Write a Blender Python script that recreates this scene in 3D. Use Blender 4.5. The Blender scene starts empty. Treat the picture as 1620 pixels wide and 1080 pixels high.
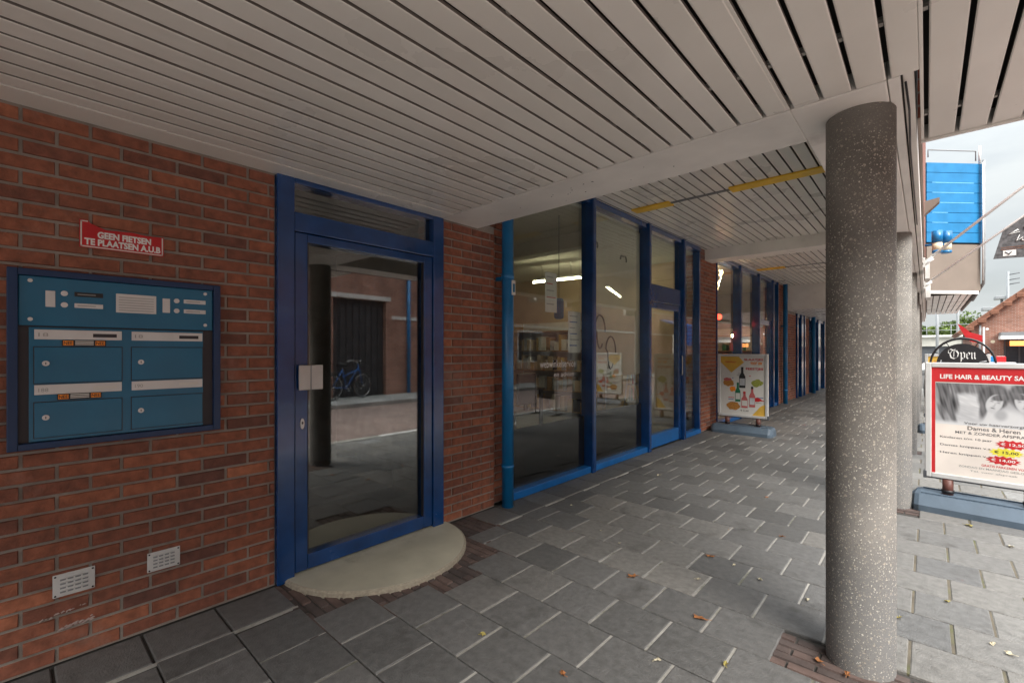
import bpy, bmesh, math, random
from mathutils import Vector, Matrix, noise
random.seed(7)
S = bpy.context.scene
COL = S.collection
R = math.radians
# ---------------------------------------------------------------- camera, sky, sun, exposure
CAMZ = 1.37
cd = bpy.data.cameras.new("camera"); cam = bpy.data.objects.new("camera", cd); COL.objects.link(cam)
cd.sensor_width = 36; cd.lens = 16.0; cd.shift_y = 0.0093; cd.clip_end = 2000; cd.clip_start = 0.05
cam.location = (0, 0, CAMZ); cam.rotation_euler = (R(90), 0, R(42.34))
S.camera = cam
SUN_EL, SUN_AZ = 42, 122      # azimuth clockwise from +Y
w = bpy.data.worlds.new("World"); S.world = w; w.use_nodes = True
nt = w.node_tree; bg = nt.nodes['Background']
sky = nt.nodes.new('ShaderNodeTexSky'); sky.sky_type = 'NISHITA'; sky.sun_disc = False
sky.sun_elevation = R(SUN_EL); sky.sun_rotation = R(SUN_AZ); sky.air_density = 1.2; sky.dust_density = 3.0
tc = nt.nodes.new('ShaderNodeTexCoord'); mp = nt.nodes.new('ShaderNodeMapping'); mp.inputs['Scale'].default_value = (1, 1, 2.6)
nz = nt.nodes.new('ShaderNodeTexNoise'); nz.inputs['Scale'].default_value = 2.6; nz.inputs['Detail'].default_value = 8; nz.inputs['Roughness'].default_value = .55
rp = nt.nodes.new('ShaderNodeValToRGB'); rp.color_ramp.elements[0].position = .34; rp.color_ramp.elements[1].position = .6
rp.color_ramp.elements[0].color = (.62, .62, .62, 1); rp.color_ramp.elements[1].color = (1, 1, 1, 1)
mx = nt.nodes.new('ShaderNodeMixRGB'); mx.inputs[2].default_value = (7.2, 7.6, 7.7, 1)
nt.links.new(tc.outputs['Generated'], mp.inputs[0]); nt.links.new(mp.outputs[0], nz.inputs['Vector'])
nt.links.new(nz.outputs['Fac'], rp.inputs[0]); nt.links.new(rp.outputs[0], mx.inputs[0]); nt.links.new(sky.outputs[0], mx.inputs[1])
sp = nt.nodes.new('ShaderNodeSeparateXYZ'); gr = nt.nodes.new('ShaderNodeMath'); gr.operation = 'MULTIPLY_ADD'; sq = nt.nodes.new('ShaderNodeMath'); sq.operation = 'POWER'; sq.use_clamp = True   # overcast: brighter towards the zenith
gr.inputs[1].default_value = 2.7; gr.inputs[2].default_value = .32
nt.links.new(tc.outputs['Generated'], sp.inputs[0]); nt.links.new(sp.outputs['Z'], sq.inputs[0]); sq.inputs[1].default_value = 3; nt.links.new(sq.outputs[0], gr.inputs[0])
ml = nt.nodes.new('ShaderNodeMixRGB'); ml.blend_type = 'MULTIPLY'; ml.inputs[0].default_value = 1
nt.links.new(mx.outputs[0], ml.inputs[1]); nt.links.new(gr.outputs[0], ml.inputs[2])
nt.links.new(ml.outputs[0], bg.inputs[0]); bg.inputs[1].default_value = 0.10
sd = bpy.data.lights.new("sun", 'SUN'); sd.energy = 1.5; sd.angle = R(34); sd.color = (1, .95, .88)
so = bpy.data.objects.new("sun", sd); COL.objects.link(so)
az = R(SUN_AZ); el = R(SUN_EL)
sv = Vector((math.sin(az)*math.cos(el), math.cos(az)*math.cos(el), math.sin(el)))
so.rotation_euler = (-sv).to_track_quat('-Z', 'Y').to_euler(); so.location = (6, -6, 12)
S.view_settings.view_transform = 'Standard'; S.view_settings.look = 'None'; S.view_settings.gamma = 1
S.view_settings.use_curve_mapping = False
S.view_settings.exposure = 1.78
S.render.engine = 'CYCLES'
S.cycles.max_bounces = 10; S.cycles.diffuse_bounces = 6; S.cycles.glossy_bounces = 5; S.cycles.transparent_max_bounces = 16
S.cycles.sample_clamp_indirect = 6; S.cycles.caustics_reflective = False; S.cycles.caustics_refractive = False

# ---------------------------------------------------------------- materials
MATS = {}
def mat(name, col, rough=.6, metal=0, var=.12, nscale=8, bump=0, bscale=60, emit=None, estr=0, spec=.5, coat=0, tone=None, dirt=None):
    """principled with a noise variation of the colour; tone = (dark, light) mixes by the 'tone' attribute"""
    if name in MATS: return MATS[name]
    m = bpy.data.materials.new(name); m.use_nodes = True; t = m.node_tree; p = t.nodes['Principled BSDF']; L = t.links.new
    p.inputs['Roughness'].default_value = rough; p.inputs['Metallic'].default_value = metal
    p.inputs['Specular IOR Level'].default_value = spec; p.inputs['Coat Weight'].default_value = coat; p.inputs['Coat Roughness'].default_value = .08
    co = t.nodes.new('ShaderNodeTexCoord')
    n = t.nodes.new('ShaderNodeTexNoise'); n.inputs['Scale'].default_value = nscale; n.inputs['Detail'].default_value = 6
    L(co.outputs['Object'], n.inputs['Vector'])
    c = tuple(col) + (1,)
    if tone:
        at = t.nodes.new('ShaderNodeAttribute'); at.attribute_name = 'tone'
        cr = t.nodes.new('ShaderNodeValToRGB'); e = cr.color_ramp.elements
        e[0].color = tuple(tone[0])+(1,); e[1].color = tuple(tone[-1])+(1,)
        for i, q in enumerate(tone[1:-1]):
            k = cr.color_ramp.elements.new((i+1)/(len(tone)-1)); k.color = tuple(q)+(1,)
        L(at.outputs['Fac'], cr.inputs[0]); src = cr.outputs[0]
    else:
        rgb = t.nodes.new('ShaderNodeRGB'); rgb.outputs[0].default_value = c; src = rgb.outputs[0]
    mr = t.nodes.new('ShaderNodeMapRange'); mr.inputs['From Min'].default_value = .3; mr.inputs['From Max'].default_value = .7
    mr.inputs['To Min'].default_value = 1-var; mr.inputs['To Max'].default_value = 1+var
    L(n.outputs['Fac'], mr.inputs[0])
    mu = t.nodes.new('ShaderNodeMixRGB'); mu.blend_type = 'MULTIPLY'; mu.inputs[0].default_value = 1
    L(src, mu.inputs[1]); L(mr.outputs[0], mu.inputs[2]); out = mu.outputs[0]
    if dirt:   # (colour, noise scale, threshold, amount)
        n2 = t.nodes.new('ShaderNodeTexNoise'); n2.inputs['Scale'].default_value = dirt[1]; n2.inputs['Detail'].default_value = 9; n2.inputs['Roughness'].default_value = .65
        L(co.outputs['Object'], n2.inputs['Vector'])
        r2 = t.nodes.new('ShaderNodeMapRange'); r2.inputs['From Min'].default_value = dirt[2]; r2.inputs['From Max'].default_value = dirt[2]+.14
        r2.inputs['To Max'].default_value = dirt[3]; L(n2.outputs['Fac'], r2.inputs[0])
        m2 = t.nodes.new('ShaderNodeMixRGB'); m2.inputs[2].default_value = tuple(dirt[0])+(1,)
        L(r2.outputs[0], m2.inputs[0]); L(out, m2.inputs[1]); out = m2.outputs[0]
    L(out, p.inputs['Base Color'])
    rr = t.nodes.new('ShaderNodeMapRange'); rr.inputs['To Min'].default_value = max(0, rough-.12); rr.inputs['To Max'].default_value = min(1, rough+.12)
    L(n.outputs['Fac'], rr.inputs[0]); L(rr.outputs[0], p.inputs['Roughness'])
    if bump:
        b = t.nodes.new('ShaderNodeBump'); b.inputs['Strength'].default_value = bump; b.inputs['Distance'].default_value = .004
        n3 = t.nodes.new('ShaderNodeTexNoise'); n3.inputs['Scale'].default_value = bscale; n3.inputs['Detail'].default_value = 5
        L(co.outputs['Object'], n3.inputs['Vector']); L(n3.outputs['Fac'], b.inputs['Height']); L(b.outputs[0], p.inputs['Normal'])
    if emit:
        p.inputs['Emission Color'].default_value = tuple(emit)+(1,); p.inputs['Emission Strength'].default_value = estr
    MATS[name] = m; return m

def glass(name, tint=(.93, .96, .94), f0=.09, rough=.0):
    m = bpy.data.materials.new(name); m.use_nodes = True; t = m.node_tree; L = t.links.new
    for n in list(t.nodes): t.nodes.remove(n)
    o = t.nodes.new('ShaderNodeOutputMaterial'); mix = t.nodes.new('ShaderNodeMixShader')
    tr = t.nodes.new('ShaderNodeBsdfTransparent'); tr.inputs[0].default_value = tuple(tint)+(1,)
    gl = t.nodes.new('ShaderNodeBsdfGlossy'); gl.inputs['Roughness'].default_value = rough; gl.inputs[0].default_value = (1, 1, 1, 1)
    lw = t.nodes.new('ShaderNodeLayerWeight'); lw.inputs[0].default_value = .5   # facing = 1-cos
    pw = t.nodes.new('ShaderNodeMath'); pw.operation = 'POWER'; pw.inputs[1].default_value = 5
    ma = t.nodes.new('ShaderNodeMath'); ma.operation = 'MULTIPLY_ADD'; ma.inputs[1].default_value = 1-f0; ma.inputs[2].default_value = f0
    L(lw.outputs['Facing'], pw.inputs[0]); L(pw.outputs[0], ma.inputs[0]); L(ma.outputs[0], mix.inputs[0])
    L(tr.outputs[0], mix.inputs[1]); L(gl.outputs[0], mix.inputs[2]); L(mix.outputs[0], o.inputs[0])
    bp = t.nodes.new('ShaderNodeBump'); bp.inputs['Strength'].default_value = .03; bp.inputs['Distance'].default_value = .01
    n3 = t.nodes.new('ShaderNodeTexNoise'); n3.inputs['Scale'].default_value = 1.3; co = t.nodes.new('ShaderNodeTexCoord')
    L(co.outputs['Object'], n3.inputs['Vector']); L(n3.outputs['Fac'], bp.inputs['Height']); L(bp.outputs[0], gl.inputs['Normal'])
    MATS[name] = m; return m

def film(name, col, amount):
    m = bpy.data.materials.new(name); m.use_nodes = True; t = m.node_tree; p = t.nodes['Principled BSDF']
    p.inputs['Base Color'].default_value = tuple(col)+(1,); p.inputs['Alpha'].default_value = amount; p.inputs['Roughness'].default_value = .7
    n = t.nodes.new('ShaderNodeTexNoise'); n.inputs['Scale'].default_value = 2; r = t.nodes.new('ShaderNodeMapRange')
    r.inputs['To Min'].default_value = amount*.8; r.inputs['To Max'].default_value = amount*1.2
    t.links.new(n.outputs[0], r.inputs[0]); t.links.new(r.outputs[0], p.inputs['Alpha'])
    MATS[name] = m; return m

def brick_shader(name, axis, c1, c2, mortar, bw=.22, bh=.0665, scale=1, var=.25):
    """axis: 'x' -> wall lies in YZ plane ; 'y' -> wall lies in XZ plane ; 'z' -> ground"""
    m = bpy.data.materials.new(name); m.use_nodes = True; t = m.node_tree; p = t.nodes['Principled BSDF']; L = t.links.new
    co = t.nodes.new('ShaderNodeTexCoord'); sx = t.nodes.new('ShaderNodeSeparateXYZ'); cx = t.nodes.new('ShaderNodeCombineXYZ')
    L(co.outputs['Object'], sx.inputs[0])
    a, b = {'x': ('Y', 'Z'), 'y': ('X', 'Z'), 'z': ('X', 'Y')}[axis]
    L(sx.outputs[a], cx.inputs['X']); L(sx.outputs[b], cx.inputs['Y'])
    br = t.nodes.new('ShaderNodeTexBrick'); br.inputs['Scale'].default_value = scale
    br.inputs['Brick Width'].default_value = bw; br.inputs['Row Height'].default_value = bh; br.inputs['Mortar Size'].default_value = .006
    br.inputs['Color1'].default_value = tuple(c1)+(1,); br.inputs['Color2'].default_value = tuple(c2)+(1,); br.inputs['Mortar'].default_value = tuple(mortar)+(1,)
    br.inputs['Bias'].default_value = -.1
    L(cx.outputs[0], br.inputs['Vector'])
    n = t.nodes.new('ShaderNodeTexNoise'); n.inputs['Scale'].default_value = 1.5; n.inputs['Detail'].default_value = 8; L(co.outputs['Object'], n.inputs['Vector'])
    mr = t.nodes.new('ShaderNodeMapRange'); mr.inputs['From Min'].default_value = .3; mr.inputs['From Max'].default_value = .7
    mr.inputs['To Min'].default_value = 1-var; mr.inputs['To Max'].default_value = 1+var; L(n.outputs[0], mr.inputs[0])
    mu = t.nodes.new('ShaderNodeMixRGB'); mu.blend_type = 'MULTIPLY'; mu.inputs[0].default_value = 1
    L(br.outputs['Color'], mu.inputs[1]); L(mr.outputs[0], mu.inputs[2]); L(mu.outputs[0], p.inputs['Base Color'])
    bp = t.nodes.new('ShaderNodeBump'); bp.invert = True; bp.inputs['Strength'].default_value = .6; bp.inputs['Distance'].default_value = .008
    L(br.outputs['Fac'], bp.inputs['Height']); L(bp.outputs[0], p.inputs['Normal']); p.inputs['Roughness'].default_value = .85
    MATS[name] = m; return m

def column_mat():
    m = bpy.data.materials.new('exposed_aggregate'); m.use_nodes = True; t = m.node_tree; p = t.nodes['Principled BSDF']; L = t.links.new
    co = t.nodes.new('ShaderNodeTexCoord')
    base = t.nodes.new('ShaderNodeTexNoise'); base.inputs['Scale'].default_value = 3; base.inputs['Detail'].default_value = 8; L(co.outputs['Object'], base.inputs['Vector'])
    cr = t.nodes.new('ShaderNodeValToRGB'); e = cr.color_ramp.elements
    e[0].position = .3; e[0].color = (.115, .106, .096, 1); e[1].position = .7; e[1].color = (.235, .222, .205, 1); L(base.outputs[0], cr.inputs[0])
    def peb(scale, thr, seedoff):
        mp_ = t.nodes.new('ShaderNodeMapping'); mp_.inputs['Location'].default_value = (seedoff, seedoff, seedoff); L(co.outputs['Object'], mp_.inputs[0])
        wn = t.nodes.new('ShaderNodeTexNoise'); wn.inputs['Scale'].default_value = 45; L(mp_.outputs[0], wn.inputs['Vector'])
        ad = t.nodes.new('ShaderNodeMixRGB'); ad.blend_type = 'ADD'; ad.inputs[0].default_value = .02; L(mp_.outputs[0], ad.inputs[1]); L(wn.outputs['Color'], ad.inputs[2])
        v = t.nodes.new('ShaderNodeTexVoronoi'); v.inputs['Scale'].default_value = scale; L(ad.outputs[0], v.inputs['Vector'])
        lt = t.nodes.new('ShaderNodeMath'); lt.operation = 'LESS_THAN'; lt.inputs[1].default_value = .3; L(v.outputs['Distance'], lt.inputs[0])
        sp = t.nodes.new('ShaderNodeSeparateColor'); L(v.outputs['Color'], sp.inputs[0])
        g = t.nodes.new('ShaderNodeMath'); g.operation = 'GREATER_THAN'; g.inputs[1].default_value = thr; L(sp.outputs[0], g.inputs[0])
        mm = t.nodes.new('ShaderNodeMath'); mm.operation = 'MULTIPLY'; L(lt.outputs[0], mm.inputs[0]); L(g.outputs[0], mm.inputs[1])
        return mm.outputs[0], sp.outputs[1]
    sx = t.nodes.new('ShaderNodeSeparateXYZ'); L(co.outputs['Object'], sx.inputs[0])
    top = t.nodes.new('ShaderNodeMapRange'); top.inputs['From Min'].default_value = 2.34; top.inputs['From Max'].default_value = 2.28; L(sx.outputs['Z'], top.inputs[0])
    low = t.nodes.new('ShaderNodeMapRange'); low.inputs['From Min'].default_value = 1.7; low.inputs['From Max'].default_value = .5  # lower shaft lighter and greyer: daylight painted into the base colour
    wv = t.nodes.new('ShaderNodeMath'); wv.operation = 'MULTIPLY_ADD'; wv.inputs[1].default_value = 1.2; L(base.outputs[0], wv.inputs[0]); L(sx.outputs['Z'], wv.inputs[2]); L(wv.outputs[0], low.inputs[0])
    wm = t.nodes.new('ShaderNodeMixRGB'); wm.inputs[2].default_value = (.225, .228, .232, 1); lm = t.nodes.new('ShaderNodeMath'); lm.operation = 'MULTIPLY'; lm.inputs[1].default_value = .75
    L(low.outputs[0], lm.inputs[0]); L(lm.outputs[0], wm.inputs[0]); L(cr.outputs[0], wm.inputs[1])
    d_, cd_ = peb(62, .78, 8.1)
    dm = t.nodes.new('ShaderNodeMixRGB'); dm.inputs[2].default_value = (.38, .34, .29, 1); L(d_, dm.inputs[0]); L(wm.outputs[0], dm.inputs[1])
    a, ca = peb(108, .42, 0); b, cb = peb(190, .28, 3.3)
    c1 = t.nodes.new('ShaderNodeMixRGB'); c1.inputs[1].default_value = (.26, .24, .2, 1); c1.inputs[2].default_value = (.62, .59, .53, 1); L(ca, c1.inputs[0])
    f1 = t.nodes.new('ShaderNodeMath'); f1.operation = 'MULTIPLY'; L(a, f1.inputs[0]); L(top.outputs[0], f1.inputs[1])
    m1 = t.nodes.new('ShaderNodeMixRGB'); L(f1.outputs[0], m1.inputs[0]); L(dm.outputs[0], m1.inputs[1]); L(c1.outputs[0], m1.inputs[2])
    c2 = t.nodes.new('ShaderNodeMixRGB'); c2.inputs[1].default_value = (.06, .05, .045, 1); c2.inputs[2].default_value = (.5, .46, .38, 1); L(cb, c2.inputs[0])
    f2 = t.nodes.new('ShaderNodeMath'); f2.operation = 'MULTIPLY'; f2.inputs[1].default_value = .75; L(b, f2.inputs[0])
    m2 = t.nodes.new('ShaderNodeMixRGB'); L(f2.outputs[0], m2.inputs[0]); L(m1.outputs[0], m2.inputs[1]); L(c2.outputs[0], m2.inputs[2])
    L(m2.outputs[0], p.inputs['Base Color']); p.inputs['Roughness'].default_value = .8
    bp = t.nodes.new('ShaderNodeBump'); bp.inputs['Strength'].default_value = .5; bp.inputs['Distance'].default_value = .003
    ad = t.nodes.new('ShaderNodeMath'); ad.operation = 'ADD'; L(f1.outputs[0], ad.inputs[0]); L(b, ad.inputs[1]); L(ad.outputs[0], bp.inputs['Height']); L(bp.outputs[0], p.inputs['Normal'])
    MATS['aggregate'] = m; return m

M = MATS
mat('brick', (.3, .09, .05), .85, var=.30, nscale=22, bump=1, bscale=70, tone=[(.14, .06, .045), (.22, .08, .05), (.29, .102, .057), (.39, .145, .078)], dirt=((.33, .27, .24), 2.2, .58, .35))
mat('paver_brick', (.3, .1, .06), .85, var=.3, nscale=10, bump=.6, bscale=90, tone=[(.075, .058, .054), (.10, .072, .065), (.13, .086, .074)])
mat('mortar', (.29, .26, .23), .95, var=.25, nscale=6, bump=.8, bscale=160)
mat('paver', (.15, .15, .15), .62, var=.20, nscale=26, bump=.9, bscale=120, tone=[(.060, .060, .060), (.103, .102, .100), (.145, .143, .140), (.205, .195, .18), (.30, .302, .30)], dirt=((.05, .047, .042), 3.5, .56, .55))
mat('joint_moss', (.13, .11, .08), .95, var=.3, nscale=9, dirt=((.10, .12, .03), 3, .52, .8))
mat('joint_dirt', (.06, .055, .05), .95, var=.3, nscale=9)
mat('joint_sand', (.34, .325, .30), .95, var=.3, nscale=9, bump=.5, bscale=120, dirt=((.10, .10, .07), 4.5, .5, .85))
mat('ceiling_slat', (.84, .80, .74), .30, var=.05, nscale=2, bump=.10, bscale=25, spec=.5, tone=[(.79, .767, .71), (.85, .828, .775)])
mat('slat_edge_shaded', (.20, .18, .16), .7, var=.2)  # slat sides darkened: shade of the gaps put into the colour
mat('ceiling_dark', (.03, .028, .026), .9)
mat('galv', (.42, .4, .37), .5, metal=.3)
mat('beam_paint', (.84, .82, .775), .55, var=.1, nscale=2.5, bump=.2, bscale=40, dirt=((.36, .31, .27), 1.6, .6, .5))
mat('navy', (.002, .046, .18), .22, var=.2, nscale=7, coat=.7, bump=.14, bscale=24, dirt=((.03, .06, .13), 9, .64, .35))
mat('rail_blue_lit', (.004, .12, .38), .35, var=.15, nscale=7, coat=.3)  # frame blue brightened for the low rails, daylight put into the colour
mat('cyan_pipe', (.004, .17, .42), .34, var=.18, nscale=5, coat=.3, bump=.1, bscale=20, dirt=((.10, .16, .2), 4, .62, .5))
mat('box_blue', (.005, .135, .255), .35, var=.08, nscale=4, coat=.2)
mat('box_frame', (.004, .03, .10), .4, var=.1, nscale=6)
mat('plank_blue', (.012, .19, .43), .45, var=.1, nscale=5)
mat('plank_light', (.25, .62, .85), .5)
mat('alu', (.5, .49, .47), .38, metal=.55, var=.06, nscale=10)
mat('alu_light', (.66, .66, .65), .4, metal=.25, var=.06)
mat('black', (.015, .014, .016), .45)
mat('dark_reflection', (.012, .010, .010), .85, var=.3, nscale=12, spec=.1)
mat('white', (.78, .78, .76), .55, var=.05)
mat('white_band', (.7, .69, .66), .7, var=.12, nscale=3)
mat('paper', (.68, .67, .63), .6, var=.06, nscale=3)
mat('grey_text', (.33, .33, .32), .6)
mat('sign_red', (.5, .012, .016), .4, var=.1)
mat('red', (.55, .02, .025), .45)
mat('orange', (.9, .28, .02), .5)
mat('step', (.50, .47, .37), .75, var=.14, nscale=4, bump=.35, bscale=140, dirt=((.22, .19, .13), 3, .6, .5))
mat('step_edge', (.36, .32, .25), .85, var=.2, nscale=60)
mat('stand_base', (.085, .12, .16), .55, var=.15, nscale=6, bump=.2)
mat('roller', (.12, .045, .035), .5)
mat('yellow', (.9, .56, .05), .45, var=.15, nscale=4)
mat('yellow2', (.72, .44, .07), .5)
mat('yellow3', (.8, .72, .06), .5); mat('green', (.02, .18, .09), .4); mat('darkbottle', (.03, .03, .03), .35); mat('pink', (.5, .12, .12), .5)
mat('food', (.45, .2, .04), .7, var=.5, nscale=60); mat('salad', (.3, .33, .06), .7, var=.5, nscale=60)
mat('blue_ink', (.08, .13, .35), .5)
mat('print_ink', (.5, .5, .5), .4, var=.03, tone=[(.03, .03, .033), (.20, .20, .21), (.46, .47, .49), (.78, .79, .80)])
mat('hair_dark', (.10, .10, .105), .6, var=.6, nscale=22); mat('hair_mid', (.26, .26, .27), .6, var=.5, nscale=22)
mat('skin_grey', (.55, .55, .55), .6, var=.12, nscale=9); mat('skin_light', (.74, .74, .74), .6, var=.08, nscale=6); mat('grey_bg', (.48, .49, .51), .6, var=.3, nscale=5)
mat('scrape', (.46, .36, .33), .8); mat('poster_pink', (.80, .73, .67), .5, var=.1, nscale=3)
mat('interior_wall', (.52, .40, .27), .85, var=.15, nscale=2)
mat('interior_ceiling', (.62, .60, .52), .9, var=.08, nscale=2)
mat('interior_floor', (.30, .26, .22), .5, var=.2, nscale=4)
mat('lobby_wall', (.2, .18, .16), .85, var=.2)
mat('wood', (.32, .19, .07), .6, var=.3, nscale=9); mat('wood_dark', (.07, .04, .03), .5, var=.3, nscale=9); mat('ochre', (.5, .33, .1), .6, var=.15)
mat('tube', (1, 1, 1), emit=(1, .9, .6), estr=9); mat('bulb', (1, .9, .7), emit=(1, .72, .4), estr=9); mat('neon', (1, .1, .05), emit=(1, .05, .02), estr=2.6)
mat('downlight', (1, .8, .5), emit=(1, .62, .28), estr=60)
mat('awning_lit', (.8, .35, .1), emit=(1, .3, .08), estr=.45)
mat('rubber', (.02, .02, .02), .7); mat('chrome', (.6, .6, .6), .25, metal=.9); mat('bike_blue', (.02, .12, .4), .3, coat=.5)
mat('leaf_brown', (.28, .11, .035), .8, var=.35, nscale=80); mat('leaf_yellow', (.36, .30, .09), .8, var=.3, nscale=80); mat('leaf_pale', (.5, .45, .33), .8, var=.3, nscale=80)
mat('roof_tile', (.2, .085, .05), .8, var=.3, nscale=10, bump=.6, bscale=14); mat('concrete', (.42, .41, .37), .85, var=.18, nscale=1.2)
mat('dark_metal', (.07, .075, .085), .5); mat('grey_metal', (.25, .26, .27), .5)
mat('soffit', (.22, .18, .15), .7, var=.08, nscale=3)
mat('bark', (.09, .065, .045), .9, var=.3); mat('leafgreen', (.07, .11, .03), .8, var=.5, nscale=.8, tone=[(.08, .12, .03), (.13, .19, .05), (.2, .26, .07)])
mat('cloth_blue', (.02, .10, .36), .7); mat('lamp_glass', (.75, .68, .5), .4)
mat('asphalt', (.06, .06, .06), .9, var=.2); mat('ground', (.24, .23, .21), .95, var=.25, nscale=.5)
mat('window_dark', (.03, .035, .045), .12); mat('garage', (.05, .05, .055), .45, var=.2); mat('curtain', (.5, .5, .48), .9)
mat('label_dark', (.03, .025, .03), .5)
glass('glass', f0=.045); glass('glass_dark', (.75, .77, .74), .14, .025)
film('frost', (.72, .70, .62), .5)
brick_shader('brick_x', 'x', (.20, .06, .04), (.31, .10, .06), (.25, .21, .18))
brick_shader('brick_y', 'y', (.27, .115, .075), (.36, .17, .12), (.38, .33, .29))
brick_shader('brick_opp', 'x', (.30, .14, .10), (.42, .20, .14), (.42, .37, .33))
brick_shader('road_brick', 'z', (.27, .19, .165), (.34, .24, .205), (.26, .23, .21), .2, .1)
brick_shader('far_paver', 'z', (.32, .32, .31), (.40, .395, .38), (.2, .19, .16), .303, .306)
column_mat()

# ---------------------------------------------------------------- geometry helpers
class MB:
    def __init__(s): s.v = []; s.f = []; s.m = []; s.t = []; s.mats = []; s.sm = []
    def mi(s, m):
        m = M[m] if isinstance(m, str) else m
        if m not in s.mats: s.mats.append(m)
        return s.mats.index(m)
    def add(s, vs, fs, m, tone=.5, smooth=False):
        o = len(s.v); s.v += [tuple(v) for v in vs]; s.t += [tone]*len(vs); k = s.mi(m)
        for f in fs: s.f.append([o+i for i in f]); s.m.append(k); s.sm.append(smooth)
        return s
    def box(s, a, b, m, tone=.5):
        x0, y0, z0 = [min(p, q) for p, q in zip(a, b)]; x1, y1, z1 = [max(p, q) for p, q in zip(a, b)]
        return s.add([(x0, y0, z0), (x1, y0, z0), (x1, y1, z0), (x0, y1, z0), (x0, y0, z1), (x1, y0, z1), (x1, y1, z1), (x0, y1, z1)],
              [(0, 3, 2, 1), (4, 5, 6, 7), (0, 1, 5, 4), (1, 2, 6, 5), (2, 3, 7, 6), (3, 0, 4, 7)], m, tone)
    def bbox(s, a, b, m, r=.004, tone=.5):
        """box with all edges bevelled"""
        bm = bmesh.new(); bmesh.ops.create_cube(bm, size=1)
        a = Vector(a); b = Vector(b); c = (a+b)/2; d = b-a
        for v in bm.verts: v.co = Vector((v.co.x*abs(d.x), v.co.y*abs(d.y), v.co.z*abs(d.z)))+c
        bmesh.ops.bevel(bm, geom=bm.edges[:], offset=r, segments=2, affect='EDGES', profile=.5)
        bm.verts.index_update(); s.add([v.co for v in bm.verts], [[v.index for v in f.verts] for f in bm.faces], m, tone, False); bm.free(); return s
    def quad(s, ps, m, tone=.5): return s.add(ps, [tuple(range(len(ps)))], m, tone)
    def tube(s, pts, r, m, n=10, caps=True, tone=.5):
        pts = [Vector(p) for p in pts]; rs = r if isinstance(r, (list, tuple)) else [r]*len(pts)
        vs = []; fs = []; prev = None
        for i, p in enumerate(pts):
            d = (pts[min(i+1, len(pts)-1)]-pts[max(i-1, 0)]).normalized()
            u = (prev - d*prev.dot(d)) if prev is not None else d.cross(Vector((0, 0, 1)) if abs(d.z) < .9 else Vector((1, 0, 0)))
            u.normalize(); prev = u; q = d.cross(u)
            for k in range(n):
                a = 2*math.pi*k/n; vs.append(p+(u*math.cos(a)+q*math.sin(a))*rs[i])
        for i in range(len(pts)-1):
            for k in range(n): fs.append((i*n+k, i*n+(k+1) % n, (i+1)*n+(k+1) % n, (i+1)*n+k))
        s.add(vs, fs, m, tone, True)
        if caps:
            o = len(s.v)-len(vs)
            s.f.append([o+k for k in reversed(range(n))]); s.m.append(s.mi(m)); s.sm.append(False)
            s.f.append([o+(len(pts)-1)*n+k for k in range(n)]); s.m.append(s.mi(m)); s.sm.append(False)
        return s
    def prism(s, poly, d0, d1, axis, m, tone=.5):
        """poly in the 2 other axes, extruded along axis"""
        def mk(a, b, d): return {'x': (d, a, b), 'y': (a, d, b), 'z': (a, b, d)}[axis]
        n = len(poly); vs = [mk(a, b, d0) for a, b in poly]+[mk(a, b, d1) for a, b in poly]
        fs = [tuple(range(n)), tuple(reversed(range(n, 2*n)))]+[(i, i+n, (i+1) % n+n, (i+1) % n) for i in range(n)]
        return s.add(vs, fs, m, tone)
    def text(s, body, o, right, up, w_, h_, m, ext=.0006, bold=.0):
        cu = bpy.data.curves.new('t', 'FONT'); cu.body = body; cu.size = 1; cu.offset = bold; cu.resolution_u = 3
        ob = bpy.data.objects.new('t', cu); me = bpy.data.meshes.new_from_object(ob)
        xs = [v.co.x for v in me.vertices]; ys = [v.co.y for v in me.vertices]
        o = Vector(o); right = Vector(right).normalized(); up = Vector(up).normalized()
        sx_ = w_/(max(xs)-min(xs)); sy_ = h_/(max(ys)-min(ys))
        s.add([o+right*(v.co.x-min(xs))*sx_+up*(v.co.y-min(ys))*sy_ for v in me.vertices], [list(p.vertices) for p in me.polygons], m)
        bpy.data.objects.remove(ob); bpy.data.curves.remove(cu); bpy.data.meshes.remove(me); return s
    def poly2(s, pts, o, right, up, m, off=0):
        o = Vector(o); right = Vector(right); up = Vector(up); n = right.cross(up)
        return s.add([o+right*a+up*b+n*off for a, b in pts], [tuple(range(len(pts)))], m)
    def build(s, name, parent=None, fixn=True, **props):
        me = bpy.data.meshes.new(name); me.from_pydata(s.v, [], s.f)
        for m in s.mats: me.materials.append(m)
        me.polygons.foreach_set('material_index', s.m); me.polygons.foreach_set('use_smooth', s.sm)
        at = me.color_attributes.new('tone', 'FLOAT_COLOR', 'POINT')
        at.data.foreach_set('color', [c for t in s.t for c in (t, t, t, 1)])
        me.update()
        if fixn:
            bm = bmesh.new(); bm.from_mesh(me); bmesh.ops.recalc_face_normals(bm, faces=bm.faces); bm.to_mesh(me); bm.free()
        o = bpy.data.objects.new(name, me); COL.objects.link(o); o.parent = parent
        for k, v in props.items(): o[k] = v
        return o
def thing(name, label, cat, loc=(0, 0, 0), rz=0, group=None):
    o = bpy.data.objects.new(name, None); COL.objects.link(o); o.empty_display_size = .1
    o.location = loc; o.rotation_euler = (0, 0, rz); o['label'] = label; o['category'] = cat
    if group: o['group'] = group
    return o
def dup(root, loc, rz=None, label=None):
    r = root.copy(); COL.objects.link(r); r.location = loc
    if rz is not None: r.rotation_euler = (0, 0, rz)
    if label: r['label'] = label
    for ch in list(root.children):
        c = ch.copy(); COL.objects.link(c); c.parent = r
        for g in list(ch.children):
            d = g.copy(); COL.objects.link(d); d.parent = c
    return r
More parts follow.
